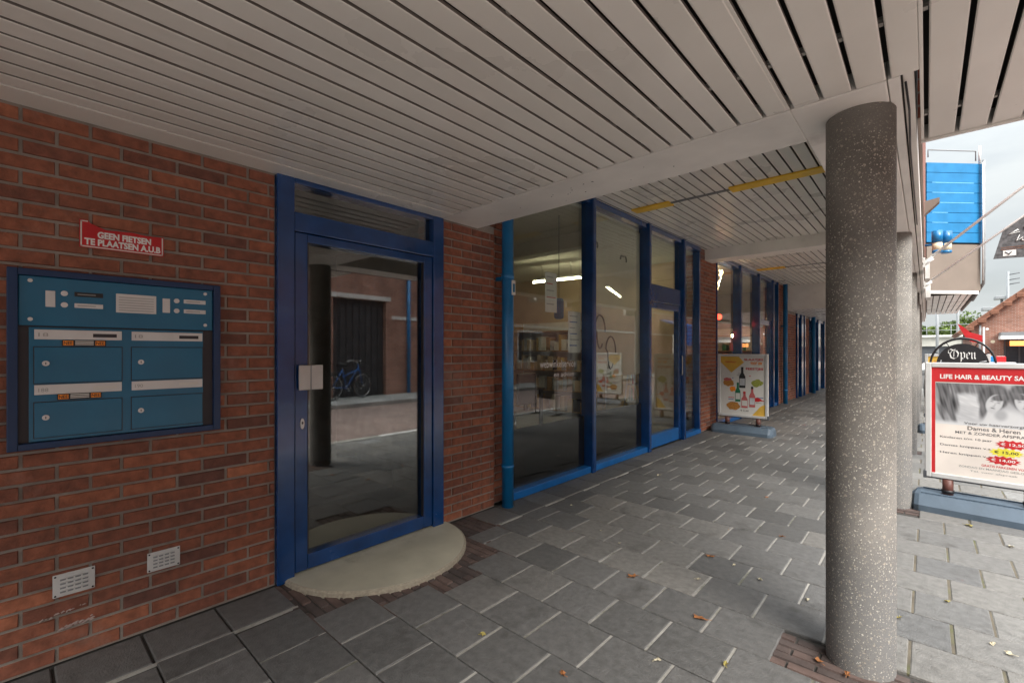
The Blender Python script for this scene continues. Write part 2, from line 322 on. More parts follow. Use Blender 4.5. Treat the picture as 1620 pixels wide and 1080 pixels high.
def circ(cx, cy, rx, ry, n=20, a0=0, a1=360):
    return [(cx+rx*math.cos(R(a0+(a1-a0)*i/n)), cy+ry*math.sin(R(a0+(a1-a0)*i/n))) for i in range(n if a1-a0 == 360 else n+1)]

W = -2.82          # wall face
YS = -2.3          # unseen south end of the arcade, cut short to let light in
ZL, ZH = 2.41, 3.10   # low and high ceilings

def bricks_x(mb, x, y0, y1, z0, z1, holes=(), face=1, bw=.217, bh=.0665, j=.012, y_off=0.0):
    """brick faces on a wall whose face looks along +X (face=1)"""
    r = 0; z = z0
    while z < z1-.02:
        zt = min(z+bh-j, z1)
        off = [0, .5, .12, .62, .3, .8][r % 6] if False else (0 if r % 2 == 0 else .5)
        off += .0
        k = math.floor((y0-y_off)/bw)-1
        while True:
            a = y_off+(k+off)*bw; b = a+bw-j; k += 1
            if a > y1: break
            a = max(a, y0); b = min(b, y1)
            if b-a < .02: continue
            segs = [(a, b)]
            for (h0, h1, g0, g1) in holes:
                if zt > g0+.01 and z < g1-.01:
                    ns = []
                    for (p, q) in segs:
                        if q <= h0 or p >= h1: ns.append((p, q))
                        else:
                            if p < h0-.015: ns.append((p, h0))
                            if q > h1+.015: ns.append((h1, q))
                    segs = ns
            for p, q in segs:
                d = .0085+random.uniform(-.0015, .002); e = .0025
                t = min(1, max(0, random.gauss(.5, .19)))
                xb = x-.004; xf = x-.004+d*face
                ja = [random.uniform(-.0022, .0022) for _ in range(4)]
                vs = [(xb, p, z), (xb, q, z), (xb, q, zt), (xb, p, zt), (xf, p+e+ja[0], z+e), (xf, q-e+ja[1], z+e+ja[2]), (xf, q-e+ja[3], zt-e), (xf, p+e-ja[2], zt-e+ja[1])]
                mb.add(vs, [(4, 5, 6, 7), (0, 1, 5, 4), (1, 2, 6, 5), (2, 3, 7, 6), (3, 0, 4, 7)], 'brick', t)
        z += bh; r += 1
def bricks_y(mb, y, x0, x1, z0, z1, bh=.0665, j=.012, bw=.217):
    z = z0; r = 0
    while z < z1-.02:
        zt = min(z+bh-j, z1); x = x0 - (0 if r % 2 else .108)
        while x < x1:
            p = max(x, x0); q = min(x+bw-j, x1)
            if q-p > .02:
                t = min(1, max(0, random.gauss(.5, .24))); e = .003
                mb.add([(p, y, z), (q, y, z), (q, y, zt), (p, y, zt), (p+e, y-.008, z+e), (q-e, y-.008, z+e), (q-e, y-.008, zt-e), (p+e, y-.008, zt-e)],
                       [(4, 5, 6, 7), (0, 1, 5, 4), (1, 2, 6, 5), (2, 3, 7, 6), (3, 0, 4, 7)], 'brick', t)
            x += bw
        z += bh; r += 1

# ================================================================ ground
g = MB(); g.quad([(-400, -400, -.06), (400, -400, -.06), (400, 700, -.06), (-400, 700, -.06)], 'ground'); g.build('ground', kind='structure')
g = MB(); g.quad([(-2.86, -12, -.014), (.80, -12, -.014), (.80, 45, -.014), (-2.86, 45, -.014)], 'joint_dirt')
PX, PY = .303, .306
X0, Y0 = -2.02, 1.04
def cut(cx, cy):
    if math.hypot(cx-W, cy-1.72) < .80 and cx < -2.13 and .95 < cy < 2.6: return True
    if -.56 < cx < -.02 and 2.26 < cy < 2.57: return True
    for yc in (5.33, 8.13, 10.95): 
        if abs(cx+.2) < .2 and abs(cy-yc) < .2: return True
    return False
for k in range(-26, 70):
    y = Y0+k*PY
    off = 0 if k % 2 == 0 else .5
    n = -6
    row_jit = random.uniform(-.008, .008)
    while True:
        x = X0+(n+off)*PX+row_jit; n += 1
        if x > .78: break
        a = max(x, W+.012); b = min(x+PX-.0095, .775)
        if x < W+.31-.02 and x+PX > W+.31:      # the first lengthwise course along the wall
            a = max(a, W+.318)
        if b < W+.318+.0: continue
        if b-a < .03: continue
        cx, cy = (a+b)/2, y+.15
        if cut(cx, cy): continue
        if b < .77 and not cut(b+.15, cy): g.box((b-.006, y+.002, -.03), (b+.015, y+PY-.008, -.0035+random.uniform(-.0008, .0008)), 'joint_sand' if b < -.15 else 'joint_moss')
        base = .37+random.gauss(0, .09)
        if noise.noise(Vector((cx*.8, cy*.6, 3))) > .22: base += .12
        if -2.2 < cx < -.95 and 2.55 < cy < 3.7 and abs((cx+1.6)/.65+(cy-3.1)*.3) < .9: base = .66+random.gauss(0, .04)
        if cx > -.75: base += .30*min(1, (cx+.75)/.6)  # paving lightens towards the street, daylight painted into the tone
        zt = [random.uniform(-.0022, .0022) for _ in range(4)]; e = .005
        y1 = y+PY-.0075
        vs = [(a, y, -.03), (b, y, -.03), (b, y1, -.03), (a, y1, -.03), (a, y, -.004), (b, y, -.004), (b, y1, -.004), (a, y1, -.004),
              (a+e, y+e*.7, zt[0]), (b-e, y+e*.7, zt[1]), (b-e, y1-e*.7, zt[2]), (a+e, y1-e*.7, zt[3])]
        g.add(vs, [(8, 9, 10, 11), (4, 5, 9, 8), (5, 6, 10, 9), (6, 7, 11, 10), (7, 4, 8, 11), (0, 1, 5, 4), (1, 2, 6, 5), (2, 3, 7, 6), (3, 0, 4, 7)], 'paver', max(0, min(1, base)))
for k in range(-26, 70):
    y = Y0+k*PY
    if not cut(W+.31, y+.15): g.box((W+.305, y-.002, -.03), (W+.3175, y+PY-.003, -.0035), 'joint_sand')
for k in range(-26, 70):                        # course along the wall
    y = Y0+k*PY; a, b = W+.012, W+.306
    if cut(a+.15, y+.15): continue
    t = .38+random.gauss(0, .08); e = .005; y1 = y+PY-.012; zt = [random.uniform(-.0015, .0015) for _ in range(4)]
    vs = [(a, y, -.03), (b, y, -.03), (b, y1, -.03), (a, y1, -.03), (a, y, -.004), (b, y, -.004), (b, y1, -.004), (a, y1, -.004),
          (a+e, y+e, zt[0]), (b-e, y+e, zt[1]), (b-e, y1-e, zt[2]), (a+e, y1-e, zt[3])]
    g.add(vs, [(8, 9, 10, 11), (4, 5, 9, 8), (5, 6, 10, 9), (6, 7, 11, 10), (7, 4, 8, 11), (0, 1, 5, 4), (1, 2, 6, 5), (2, 3, 7, 6), (3, 0, 4, 7)], 'paver', t)
# red clinker infill round doorstep and column feet
def clinkers(x0, x1, y0, y1, ang=0):
    y = y0; r = 0
    while y < y1-.02:
        x = x0-(.0 if r % 2 else .1)
        while x < x1:
            a, b = max(x, x0), min(x+.2, x1)
            if b-a > .03:
                z = -.005+random.uniform(-.003, .003); e = .004; ye = min(y+.05, y1)
                g.add([(a, y, -.03), (b, y, -.03), (b, ye, -.03), (a, ye, -.03), (a+e, y+e, z), (b-e, y+e, z), (b-e, ye-e, z), (a+e, ye-e, z)],
                      [(4, 5, 6, 7), (0, 1, 5, 4), (1, 2, 6, 5), (2, 3, 7, 6), (3, 0, 4, 7)], 'paver_brick', random.random())
            x += .206
        y += .0555; r += 1
clinkers(W+.01, -2.03, .95, 2.60); clinkers(-.56, .02, 2.268, 2.565)
for yc in (5.33, 8.13, 10.95): clinkers(-.45, .05, yc-.22, yc+.22)
g.build('pavement', kind='structure')
g = MB(); g.quad([(.92, -20, -.03), (4.75, -20, -.03), (4.75, 60, -.03), (.92, 60, -.03)], 'road_brick'); g.build('road', kind='structure')
g = MB(); g.box((4.75, -20, -.05), (6.3, 60, .07), 'far_paver'); g.box((-2.86, 45, -.05), (.8, 60, -.012), 'far_paver'); g.box((-20, 60, -.05), (40, 75, -.02), 'far_paver')
g.build('far_pavement', kind='structure')
g = MB()
y = -20
while y < 45:
    g.bbox((.785, y, -.1), (.915, y+.98, .004), 'concrete' if random.random() < .6 else 'white_band', .01); y += 1
g.build('kerb', kind='structure')

# ================================================================ arcade building
B = thing('arcade_building', 'brick arcade building with slatted ceiling, blue framed shopfronts and round concrete columns', 'building')
bx = MB(); bx.box((W-.22, YS, 0), (W-.004, 1.035, ZL+.1), 'mortar'); bricks_x(bx, W, YS, 1.03, .012, ZL, y_off=.137)
bx.build('brick_wall', B)
def pier(y0, y1, z1, detail=True, x=W):
    p = MB(); p.box((x-.3, y0, 0), (x-.004, y1, z1+.05), 'mortar')
    bricks_x(p, x, y0+.004, y1-.004, .012, z1, y_off=y0)
    bricks_y(p, y0, x-.3, x, .012, z1)
    return p.build('brick_pier', B)
pier(2.275, 2.86, ZL); pier(7.76, 8.58, ZH); pier(13.05, 13.95, ZH); pier(14.1, 15.35, ZL); pier(16.55, 17.35, ZL); pier(20.2, 22, ZL)
mb = MB(); mb.box((W-.3, 2.86, 0), (W-.06, 3.04, ZH), 'mortar'); bricks_x(mb, W-.05, 2.86, 3.04, .012, ZH); mb.build('recess_wall', B)

# ---- slatted ceilings
def slats(y0, y1, z, xa, xb, carriers=True, name='slatted_ceiling'):
    c = MB(); pitch = .1066; w_ = .0915
    n0 = math.floor(xa/pitch); x = 0.006+n0*pitch
    while x < xb:
        a = max(x, xa); b = min(x+w_, xb)
        if b-a > .01:
            e = .004 if b-a > .04 else .0015; T = .014
            cuts = [y0, y1]
            for ya_, yb_ in zip(cuts, cuts[1:]):
                dz = random.uniform(-.0012, .0012); tn = random.random(); vs = []
                for yy in (ya_, yb_-.0025):
                    vs += [(a, yy, z+T+dz), (a, yy, z+e*.6+dz), (a+e, yy, z+dz), (b-e, yy, z+dz), (b, yy, z+e*.6+dz), (b, yy, z+T+dz)]
                c.add(vs, [(1, 2, 8, 7), (2, 3, 9, 8), (3, 4, 10, 9)], 'ceiling_slat', tn); c.add(vs, [(0, 1, 7, 6), (4, 5, 11, 10), (0, 5, 4, 3, 2, 1), (6, 7, 8, 9, 10, 11), (0, 6, 11, 5)], 'slat_edge_shaded', tn)
        x += pitch
    c.box((xa, y0, z+.07), (xb, y1, z+.09), 'ceiling_dark')
    yy = y0+.35 if y0 < 0 else y0+.5
    yc = 1.04-.85*20
    while carriers and yc < y1-.05:
        if yc > y0+.05:
            c.box((xa, yc-.012, z+.022), (xb, yc+.012, z+.032), 'galv')
            for k in range(int((xb-xa)/pitch)+1):
                xx = 0.006+(n0+k)*pitch-.0085
                if xa+.01 < xx < xb-.01: c.box((xx-.006, yc-.01, z+.012), (xx+.006, yc+.012, z+.0215), 'galv')
        yc += .85
    return c
c = slats(YS, 2.262, ZL, W+.16, -.447); c.box((W-.0, YS, ZL-.004), (W+.155, 2.262, ZL+.03), 'ceiling_slat'); c.build('slatted_ceiling', B)
c = slats(YS, 2.262, ZL, -.447, -.02); c.build('slatted_ceiling', B)
c = slats(YS, 3.02, ZL, -.02, .78); c.box((-.02, 3.02, ZL-.01), (.78, 3.04, ZL+.12), 'beam_paint'); c.box((.78, YS, ZL-.01), (.80, 3.04, ZL+.12), 'beam_paint'); c.build('slatted_ceiling', B)
for y0, y1 in ((2.665, 8.0), (8.35, 13.9)):
    c = slats(y0, y1, ZH, W+.0, -.437); c.build('slatted_ceiling', B)
c = slats(14.0, 22, 2.47, W, -.437); c.build('slatted_ceiling', B)
c = slats(13.35, 20, 2.55, -.03, .70, False); c.build('slatted_ceiling', B)

# ---- beams
def pit(mb, y, x0, x1, z, n):
    for _ in range(n):
        xx = random.uniform(x0, x1); yy = y+random.uniform(.05, .33); r = random.uniform(.003, .006)
        mb.tube([(xx, yy, z-.0008), (xx, yy, z+.004)], r, 'ceiling_dark', 7)
b = MB(); b.bbox((W+.0, 2.267, ZL-.003), (-.437, 2.66, ZH+.2), 'beam_paint', .006)
for _ in range(16):
    xx = random.uniform(-1.9, -1.3) if random.random() < .7 else random.uniform(-2.4, -.8); yy = random.uniform(2.38, 2.58); r = random.uniform(.002, .0045)
    b.tube([(xx, yy, ZL-.0042), (xx, yy, ZL)], r, 'ceiling_dark', 7)
b.build('cross_beam', B)
for y0, y1, z in ((8.0, 8.35, 2.92),):
    b = MB(); b.bbox((W-.0, y0, z), (-.437, y1, ZH+.2), 'beam_paint', .006); b.build('cross_beam', B)
b = MB(); b.bbox((W-.0, 13.9, 2.46), (-.437, 14.0, 3.35), 'beam_paint', .006); b.build('cross_beam', B)
b = MB(); b.bbox((-.437, 2.267, ZL-.003), (-.115, 22, ZH+.2), 'beam_paint', .005)
b.bbox((-.112, 2.267, ZL-.001), (-.075, 22, ZH+.2), 'beam_paint', .004); b.bbox((-.068, 2.267, ZL+.012), (-.035, 22, ZH+.2), 'beam_paint', .004)
b.box((-.11, 2.3, ZL+.02), (-.06, 22, ZL+.05), 'ceiling_dark')
b.tube([(-.06, 2.32, ZL-.004), (-.055, 2.6, ZL-.005), (-.062, 3.1, ZL-.004), (-.058, 5, ZL-.004)], .004, 'black', 6)
b.build('edge_beam', B)
# frontage strip above the columns, with white bands where the bays meet
u = MB(); u.box((YS, YS, ZH+.22), (-.036, 22, 6.4), 'brick_x'); u.box((-.034, 3.05, ZL+.12), (-.018, 22, 6.4), 'brick_x')
u.box((-.015, 8, ZL-.1), (.03, 8.4, ZL+.12), 'white_band'); u.box((-.015, 10.6, ZL-.12), (.05, 11.2, ZL+.1), 'white_band')
u.build('upper_wall', B)
r_ = MB(); r_.prism([(-8.2, 6.4), (-.03, 6.4), (-4, 8.6)], YS-.1, 22.1, 'y', 'roof_tile'); r_.build('roof', B)
# canopy box over the near low bay
cb = MB(); cb.box((-.015, YS, ZL+.12), (.78, 3.03, 3.3), 'soffit')
for k in range(8): cb.box((-.01, YS, 3.32+k*.2), (.79, 3.03, 3.50+k*.2), 'plank_blue')
cb.build('balcony', B)
# columns
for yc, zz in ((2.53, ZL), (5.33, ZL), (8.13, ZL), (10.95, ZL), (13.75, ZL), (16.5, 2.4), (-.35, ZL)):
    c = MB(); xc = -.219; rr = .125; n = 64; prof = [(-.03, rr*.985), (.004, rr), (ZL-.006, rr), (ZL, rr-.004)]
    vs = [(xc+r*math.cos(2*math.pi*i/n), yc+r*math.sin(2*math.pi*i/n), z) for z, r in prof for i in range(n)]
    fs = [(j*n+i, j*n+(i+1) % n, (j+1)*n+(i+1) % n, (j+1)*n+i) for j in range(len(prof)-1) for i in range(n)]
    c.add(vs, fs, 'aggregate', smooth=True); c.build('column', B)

# ---- entrance door
y0, y1 = 1.037, 2.272
fr = MB(); xf = W+.03; xb = W-.09
fr.bbox((xb, y0, 0), (xf, y0+.10, ZL-.004), 'navy', .006); fr.bbox((xb, y1-.10, 0), (xf, y1, ZL-.004), 'navy', .006)
fr.bbox((xb, y0+.101, ZL-.035), (xf-.002, y1-.101, ZL-.004), 'navy', .004); fr.bbox((xb, y0+.101, 2.09), (xf-.004, y1-.101, 2.205), 'navy', .005)
door = fr.build('entrance_door', B)
l = MB(); xl = W+.018; a, c_ = y0+.106, y1-.106
l.bbox((xb+.02, a, .035), (xl, a+.075, 2.085), 'navy', .005); l.bbox((xb+.02, c_-.075, .035), (xl, c_, 2.085), 'navy', .005)
l.bbox((xb+.02, a+.076, .035), (xl-.001, c_-.076, .125), 'navy', .004); l.bbox((xb+.02, a+.076, 2.035), (xl-.001, c_-.076, 2.085), 'navy', .004)
l.box((W-.012, a+.076, .126), (W+.012, a+.082, 2.034), 'black'); l.box((W-.012, c_-.082, .126), (W+.012, c_-.076, 2.034), 'black')
l.build('door_leaf', door)
p = MB(); p.box((W-.03, a+.077, .1), (W-.024, c_-.077, 2.06), 'glass_dark'); p.build('door_pane', door)
p = MB(); p.box((W-.03, y0+.1, 2.2), (W-.024, y1-.1, 2.38), 'glass_dark'); p.build('transom_pane', door)
h = MB(); h.bbox((xl+.03, a+.005, 1.135), (xl+.045, a+.15, 1.285), 'alu', .004); h.box((xl, a+.025, 1.16), (xl+.03, a+.05, 1.26), 'alu')
h.box((xl+.045, a+.072, 1.137), (xl+.0475, a+.079, 1.283), 'grey_metal'); h.build('handle', door)
h = MB(); h.prism(circ(a+.04, .93, .012, .032, 18), xl, xl+.008, 'x', 'alu_light'); h.prism(circ(a+.04, .935, .005, .009, 12), xl+.008, xl+.0095, 'x', 'black'); h.build('lock', door)

# ---- downpipes
def downpipe(y, z1, x=W+.075, r=.055):
    p = MB(); p.tube([(x, y, -.002), (x, y, z1)], r, 'cyan_pipe', 20)
    p.tube([(x, y, .34), (x, y, .37)], r+.003, 'cyan_pipe', 20); p.tube([(x, y, 2.0), (x, y, 2.05)], r+.005, 'cyan_pipe', 20)
    p.box((W-.05, y-.02, 2.0), (x-r, y+.02, 2.03), 'cyan_pipe')
    return p
p = downpipe(2.945, ZL+.6, x=W+.085, r=.052); p.bbox((W+.13, 2.94, 1.86), (W+.142, 2.985, 1.99), 'paper', .002); p.bbox((W+.141, 2.95, 1.885), (W+.145, 2.975, 1.96), 'box_blue', .001); p.build('downpipe', B)
downpipe(13.55, ZH, x=W+.1).build('downpipe', B); downpipe(17.55, 2.47, x=W+.1).build('downpipe', B)

# ---- shopfronts
def mullion(y, z1, parent, w_=.075, d0=-.10, d1=.055):
    m_ = MB(); m_.bbox((W+d0, y-w_, 0.0), (W+d1, y, z1-.003), 'navy', .005); m_.box((W+d1+.0, y-w_+.012, .05), (W+d1+.004, y-.012, z1-.02), 'navy'); m_.build('mullion', parent)
def sill(mb, ya, yb, z=.075): mb.bbox((W-.09, ya, .004), (W+.035, yb, z), 'rail_blue_lit', .006)
def head(mb, ya, yb, z1): mb.bbox((W-.09, ya, z1-.07), (W+.03, yb, z1-.002), 'navy', .005)
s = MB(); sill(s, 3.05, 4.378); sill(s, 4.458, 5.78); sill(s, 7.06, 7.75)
for ya, yb in ((3.05, 4.378), (4.458, 5.78), (5.86, 6.98), (7.06, 7.75)): head(s, ya, yb, ZH)
s.bbox((W-.09, 3.035, 0), (W+.0, 3.075, ZH-.001), 'navy', .004); s.bbox((W-.085, 7.70, .08), (W+.02, 7.758, ZH-.075), 'navy', .004)
shopA = s.build('shop_window', B)
for yy in (4.455, 5.857, 7.057): mullion(yy, ZH, shopA)
for ya, yb in ((3.07, 4.39), (4.45, 5.79), (7.05, 7.71)):
    q = MB(); q.box((W-.045, ya, .06), (W-.039, yb, ZH-.05), 'glass'); q.build('window_pane', shopA)
for a_, b_, z_ in ((3.07, 4.38, .63), (4.46, 5.78, .66), (7.06, 7.70, .3)): q = MB(); q.box((W-.075, a_, .075), (W-.06, b_, z_), 'dark_reflection'); q.build('dark_reflection_sheet', shopA)  # dark sheets added for the dim floor reflection low in the glass
q = MB(); q.box((W-.085, 4.47, 1.06), (W-.082, 5.79, 2.98), 'frost'); q.build('frosted_blind', shopA)
q = MB(); q.text('2', (W-.078, 4.50, 1.72), (0, 1, 0), (0, 0, 1), .15, .42, 'label_dark', bold=.0); q.build('window_lettering', shopA); q = MB()
for (yy, zz, r) in ((4.62, 2.62, .07), (5.32, 2.55, .07)):
    pts = [(W-.079, yy+r*math.cos(R(t))*1.1, zz+r*math.sin(R(t))*(.8+.2*math.sin(t/20))) for t in range(-30, 200, 20)]; q = MB(); q.tube(pts, .012, 'dark_metal', 6); q.build('window_decoration', shopA)
for (yy, zz) in ((4.75, 1.6), (5.0, 1.35)):
    pts = [(W-.079, yy+.12*math.cos(R(t))*(1 if t < 180 else .6), zz+.2*math.sin(R(t))) for t in range(0, 330, 15)]; q = MB(); q.tube(pts, .010, 'dark_metal', 6); q.build('window_decoration', shopA)
q = MB(); q.text('webwinkelservice', (W-.037, 3.55, 1.20), (0, 1, 0), (0, 0, 1), .62, .075, 'white', bold=0); q.build('window_lettering', shopA); q = MB(); q.text('en advies', (W-.037, 3.78, 1.10), (0, 1, 0), (0, 0, 1), .36, .05, 'white'); q.build('window_lettering', shopA)
# shop door leaf
d = MB(); ya, yb = 5.86, 6.98
d.bbox((W-.08, ya, 2.06), (W+.02, yb, 2.30), 'navy', .005)
sd_ = d.build('shop_door', B)
d = MB(); d.bbox((W-.07, ya+.004, .02), (W+.012, ya+.085, 2.055), 'navy', .005); d.bbox((W-.07, yb-.10, .02), (W+.012, yb-.004, 2.055), 'navy', .005)
d.bbox((W-.07, ya+.087, .02), (W+.010, yb-.102, .20), 'rail_blue_lit', .005); d.bbox((W-.07, ya+.087, 1.97), (W+.010, yb-.102, 2.055), 'navy', .005); d.build('door_leaf', sd_)
d = MB(); d.box((W-.035, ya+.08, .18), (W-.029, yb-.09, 2.0), 'glass'); d.build('door_pane', sd_)
d = MB(); d.box((W-.035, ya, 2.29), (W-.029, yb, ZH-.05), 'glass'); d.build('transom_pane', sd_)
d = MB(); d.tube([(W+.04, yb-.06, 1.0), (W+.05, yb-.06, 1.02), (W+.05, yb-.06, 1.28), (W+.04, yb-.06, 1.3)], .009, 'alu', 8); d.build('handle', sd_)
# second shop
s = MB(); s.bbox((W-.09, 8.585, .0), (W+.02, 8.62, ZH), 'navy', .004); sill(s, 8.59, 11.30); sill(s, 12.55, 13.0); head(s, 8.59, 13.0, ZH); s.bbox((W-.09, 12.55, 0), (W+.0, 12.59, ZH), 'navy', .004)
shopB = s.build('shop_window', B)
for yy in (9.98, 11.345, 12.6): mullion(yy, ZH, shopB, w_=.09)
mullion(13.04, ZH, shopB, w_=.05)
q = MB(); q.box((W-.045, 8.59, .06), (W-.039, 9.9, ZH-.05), 'glass'); q.build('window_pane', shopB)
q = MB(); q.box((W-.045, 9.98, .06), (W-.039, 11.27, ZH-.05), 'glass'); q.build('window_pane', shopB)
q = MB(); q.box((W-.045, 11.34, .06), (W-.039, 12.99, ZH-.05), 'glass'); q.build('window_pane', shopB)
d = MB(); d.bbox((W-.05, 11.35, 0), (W+.012, 11.44, 2.1), 'navy'); d.bbox((W-.05, 12.42, 0), (W+.012, 12.5, 2.1), 'navy'); d.bbox((W-.05, 11.442, 1.98), (W+.01, 12.418, 2.1), 'navy'); d.bbox((W-.05, 11.442, .01), (W+.01, 12.418, .2), 'navy'); d.build('shop_door', B)
# far low bay frontage
s = MB()
s.box((W-.06, 15.36, 2.36), (W+.02, 16.55, 2.46), 'navy'); s.box((W-.06, 17.36, 2.36), (W+.02, 20.2, 2.46), 'navy')
shopC = s.build('shop_window', B)
for a_, b_ in ((15.36, 15.46), (15.95, 16.2), (16.45, 16.55), (17.8, 17.95), (18.8, 19.2), (20.1, 20.2)): s = MB(); s.bbox((W-.08, a_, 0), (W+.05, b_, 2.455), 'navy'); s.build('mullion', shopC)
for a_, b_ in ((15.4, 16.5), (17.36, 20.1)): q = MB(); q.box((W-.045, a_, .06), (W-.039, b_, 2.4), 'glass'); q.build('window_pane', shopC)
for a_, b_ in ((15.46, 15.95), (18.0, 18.8)): q = MB(); q.box((W-.35, a_, 0), (W-.3, b_, 2.4), 'curtain'); q.build('net_curtain', shopC)

# ---- interiors
i_ = MB()
i_.box((-5.2, .9, -.01), (W-.1, 2.6, 0), 'interior_floor'); i_.box((-5.3, .85, 0), (-5.2, 2.65, 2.6), 'lobby_wall'); i_.box((-5.2, .8, 0), (W-.23, .9, 2.6), 'lobby_wall'); i_.box((-5.2, 2.6, 0), (W-.31, 2.7, 2.6), 'lobby_wall')
i_.box((-5.2, .9, 2.5), (W-.1, 2.6, 2.6), 'interior_ceiling')
for k in range(9): i_.bbox((-4.9+k*.0-k*.0, 1.7, .0), (-4.0-k*.09, 2.6, .17*(k+1)), 'wood_dark', .01) if k < 1 else None
i_.build('lobby_interior', B)
i_ = MB(); i_.box((-7.6, 2.9, -.01), (W-.1, 8.2, 0), 'interior_floor'); i_.box((-7.7, 2.8, 0), (-7.6, 8.25, 3.2), 'interior_wall')
i_.box((-7.6, 2.75, 0), (W-.32, 2.86, 3.2), 'interior_wall'); i_.box((-7.6, 8.15, 0), (W-.32, 8.22, 3.2), 'interior_wall')
i_.box((-7.6, 2.87, 3.0), (W-.1, 8.14, 3.08), 'interior_ceiling'); i_.box((-7.6, 5.2, 2.8), (W-.15, 5.4, 2.999), 'interior_ceiling')
i_.box((-7.599, 4.6, 0), (-7.55, 5.5, 2.1), 'wood_dark'); i_.box((-7.598, 3.2, 0), (-7.57, 4.5, 2.3), 'ochre'); i_.box((-7.598, 5.6, .3), (-7.57, 6.2, 2.2), 'ochre')
i_.build('shop_interior', B)
i_ = MB(); i_.box((-7.6, 8.3, -.01), (W-.1, 13.8, 0), 'interior_floor'); i_.box((-7.7, 8.23, 0), (-7.6, 13.9, 3.2), 'interior_wall')
i_.box((-7.6, 8.23, 0), (W-.32, 8.3, 3.2), 'interior_wall'); i_.box((-7.6, 13.8, 0), (W-.32, 13.9, 3.2), 'lobby_wall'); i_.box((-7.6, 8.31, 3.0), (W-.1, 13.79, 3.08), 'interior_ceiling')
i_.build('shop_interior', B)
i_ = MB(); i_.box((-6, 14.0, 0), (-5.9, 22, 2.6), 'lobby_wall'); i_.box((-6, 21.9, 0), (W-.32, 22, 2.6), 'lobby_wall'); i_.box((-5.9, 14.1, 2.5), (W-.1, 21.9, 2.6), 'lobby_wall'); i_.box((-5.9, 14.1, -.01), (W-.1, 21.9, 0), 'interior_floor'); i_.build('shop_interior', B)
b = MB(); b.box((-8.1, YS, 0), (-8, 22, 6.4), 'brick_x'); b.build('rear_wall', B)

# ---- things inside the shops
def tube_light(p0, p1, label):
    c = (Vector(p0)+Vector(p1))/2; t = thing('tube_light', label, 'light', c, 0, 'fluorescent tubes inside the first shop')
    a = Vector(p0)-c; b = Vector(p1)-c
    q = MB(); q.tube([a, b], .014, 'tube', 10); q.build('tube', t)
    q = MB(); q.tube([a+Vector((0, 0, .045)), b+Vector((0, 0, .045))], .03, 'white', 4); q.tube([a, a*.97], .028, 'white', 8); q.tube([b, b*.97], .028, 'white', 8)
    h_ = 2.985-c.z
    for f in (.6, -.6): q.tube([a*f+Vector((0, 0, .05)), a*f+Vector((0, 0, h_))], .004, 'grey_metal', 6)
    q.build('fitting', t)
tube_light((-5.5, 6.62, 2.66), (-4.5, 6.75, 2.66), 'lit fluorescent tube running crosswise, seen in the first tall shop window')
tube_light((-4.05, 6.85, 2.46), (-4.4, 7.95, 2.42), 'lit slanting fluorescent tube behind the frosted second shop window')
def wall_poster(x, y, z, w_, h_, label, m='paper', stripes=6, tint='blue_ink'):
    q = MB(); q.box((x, y, z), (x+.004, y+w_, z+h_), m)
    for k in range(stripes):
        zz = z+h_*(.9-.85*k/stripes); q.box((x+.0045, y+w_*.1, zz-.012), (x+.0055, y+w_*random.uniform(.5, .9), zz), tint if k % 2 else 'grey_text')
    o = q.build('wall_poster'); o['label'] = label; o['category'] = 'poster'; return o
wall_poster(-7.54, 4.05, 1.35, .55, .95, 'pale poster with small print on the ochre wall behind the first shop window')
wall_poster(-7.54, 5.8, 1.5, .4, .55, 'small pale sheet with print on the ochre board in the first shop')
wall_poster(W-.10, 4.12, 1.35, .24, .46, 'white notice sheet hung inside the first shop window near the blue mullion')
wall_poster(W-.10, 7.3, 2.15, .17, .36, 'small dark notice board high in the narrow window beside the shop door', 'label_dark', 0)
for (y_, z_, w_, h_, l_) in ((3.75, 1.78, .2, .42, 'tall pale price list hung inside the first shop window'), (4.60, 1.62, .2, .3, 'small pale sheet taped beside the numeral on the second shop window')):
    wall_poster(W-.13 if y_ < 4 else W-.10, y_, z_, w_, h_, l_, 'paper', 5, 'pink')
q = MB()
for k in range(5): q.tube([(W-.3-.02*(k % 2), 3.16+k*.03, .7), (W-.3, 3.17+k*.028, 1.6), (W-.3+.015*(k % 2), 3.2+k*.008, 2.75)], [.03, .026, .012], 'wood_dark', 8)
o = q.build('curtain'); o['label'] = 'gathered brown curtain at the left edge of the first shop window beside the downpipe'; o['category'] = 'curtain'
q = MB(); q.tube([(-4.6, 4.7, 0), (-4.6, 4.7, 2.99)], .06, 'grey_metal', 12); o = q.build('interior_post'); o['label'] = 'grey round post standing inside the first shop'; o['category'] = 'post'
q = MB(); q.bbox((-3.3, 4.35, 1.75), (-3.2, 4.45, 2.0), 'cyan_pipe', .03); q.tube([(-3.25, 4.4, 2.0), (-3.25, 4.4, 2.99)], .004, 'black', 5); o = q.build('hanging_ornament'); o['label'] = 'small bright blue ornament hanging inside the first shop window'; o['category'] = 'ornament'
t = thing('office_chair', 'black office chair beside the desk in the first shop', 'chair', (-4.5, 5.0, 0))
q = MB(); q.bbox((-.22, -.22, .44), (.22, .22, .52), 'black', .03); q.build('seat', t); q = MB(); q.bbox((.2, -.2, .6), (.25, .2, 1.05), 'black', .02); q.box((.2, -.03, .5), (.225, .03, .62), 'black'); q.build('backrest', t)
q = MB(); q.tube([(0, 0, .06), (0, 0, .44)], .03, 'chrome', 8)
for k in range(5): q.tube([(0, 0, .09), (.28*math.cos(k*1.257), .28*math.sin(k*1.257), .04)], .018, 'black', 6)
q.build('base', t)
t = thing('desk', 'dark office desk standing inside the first shop behind the window', 'desk', (-5.2, 5.2, 0))
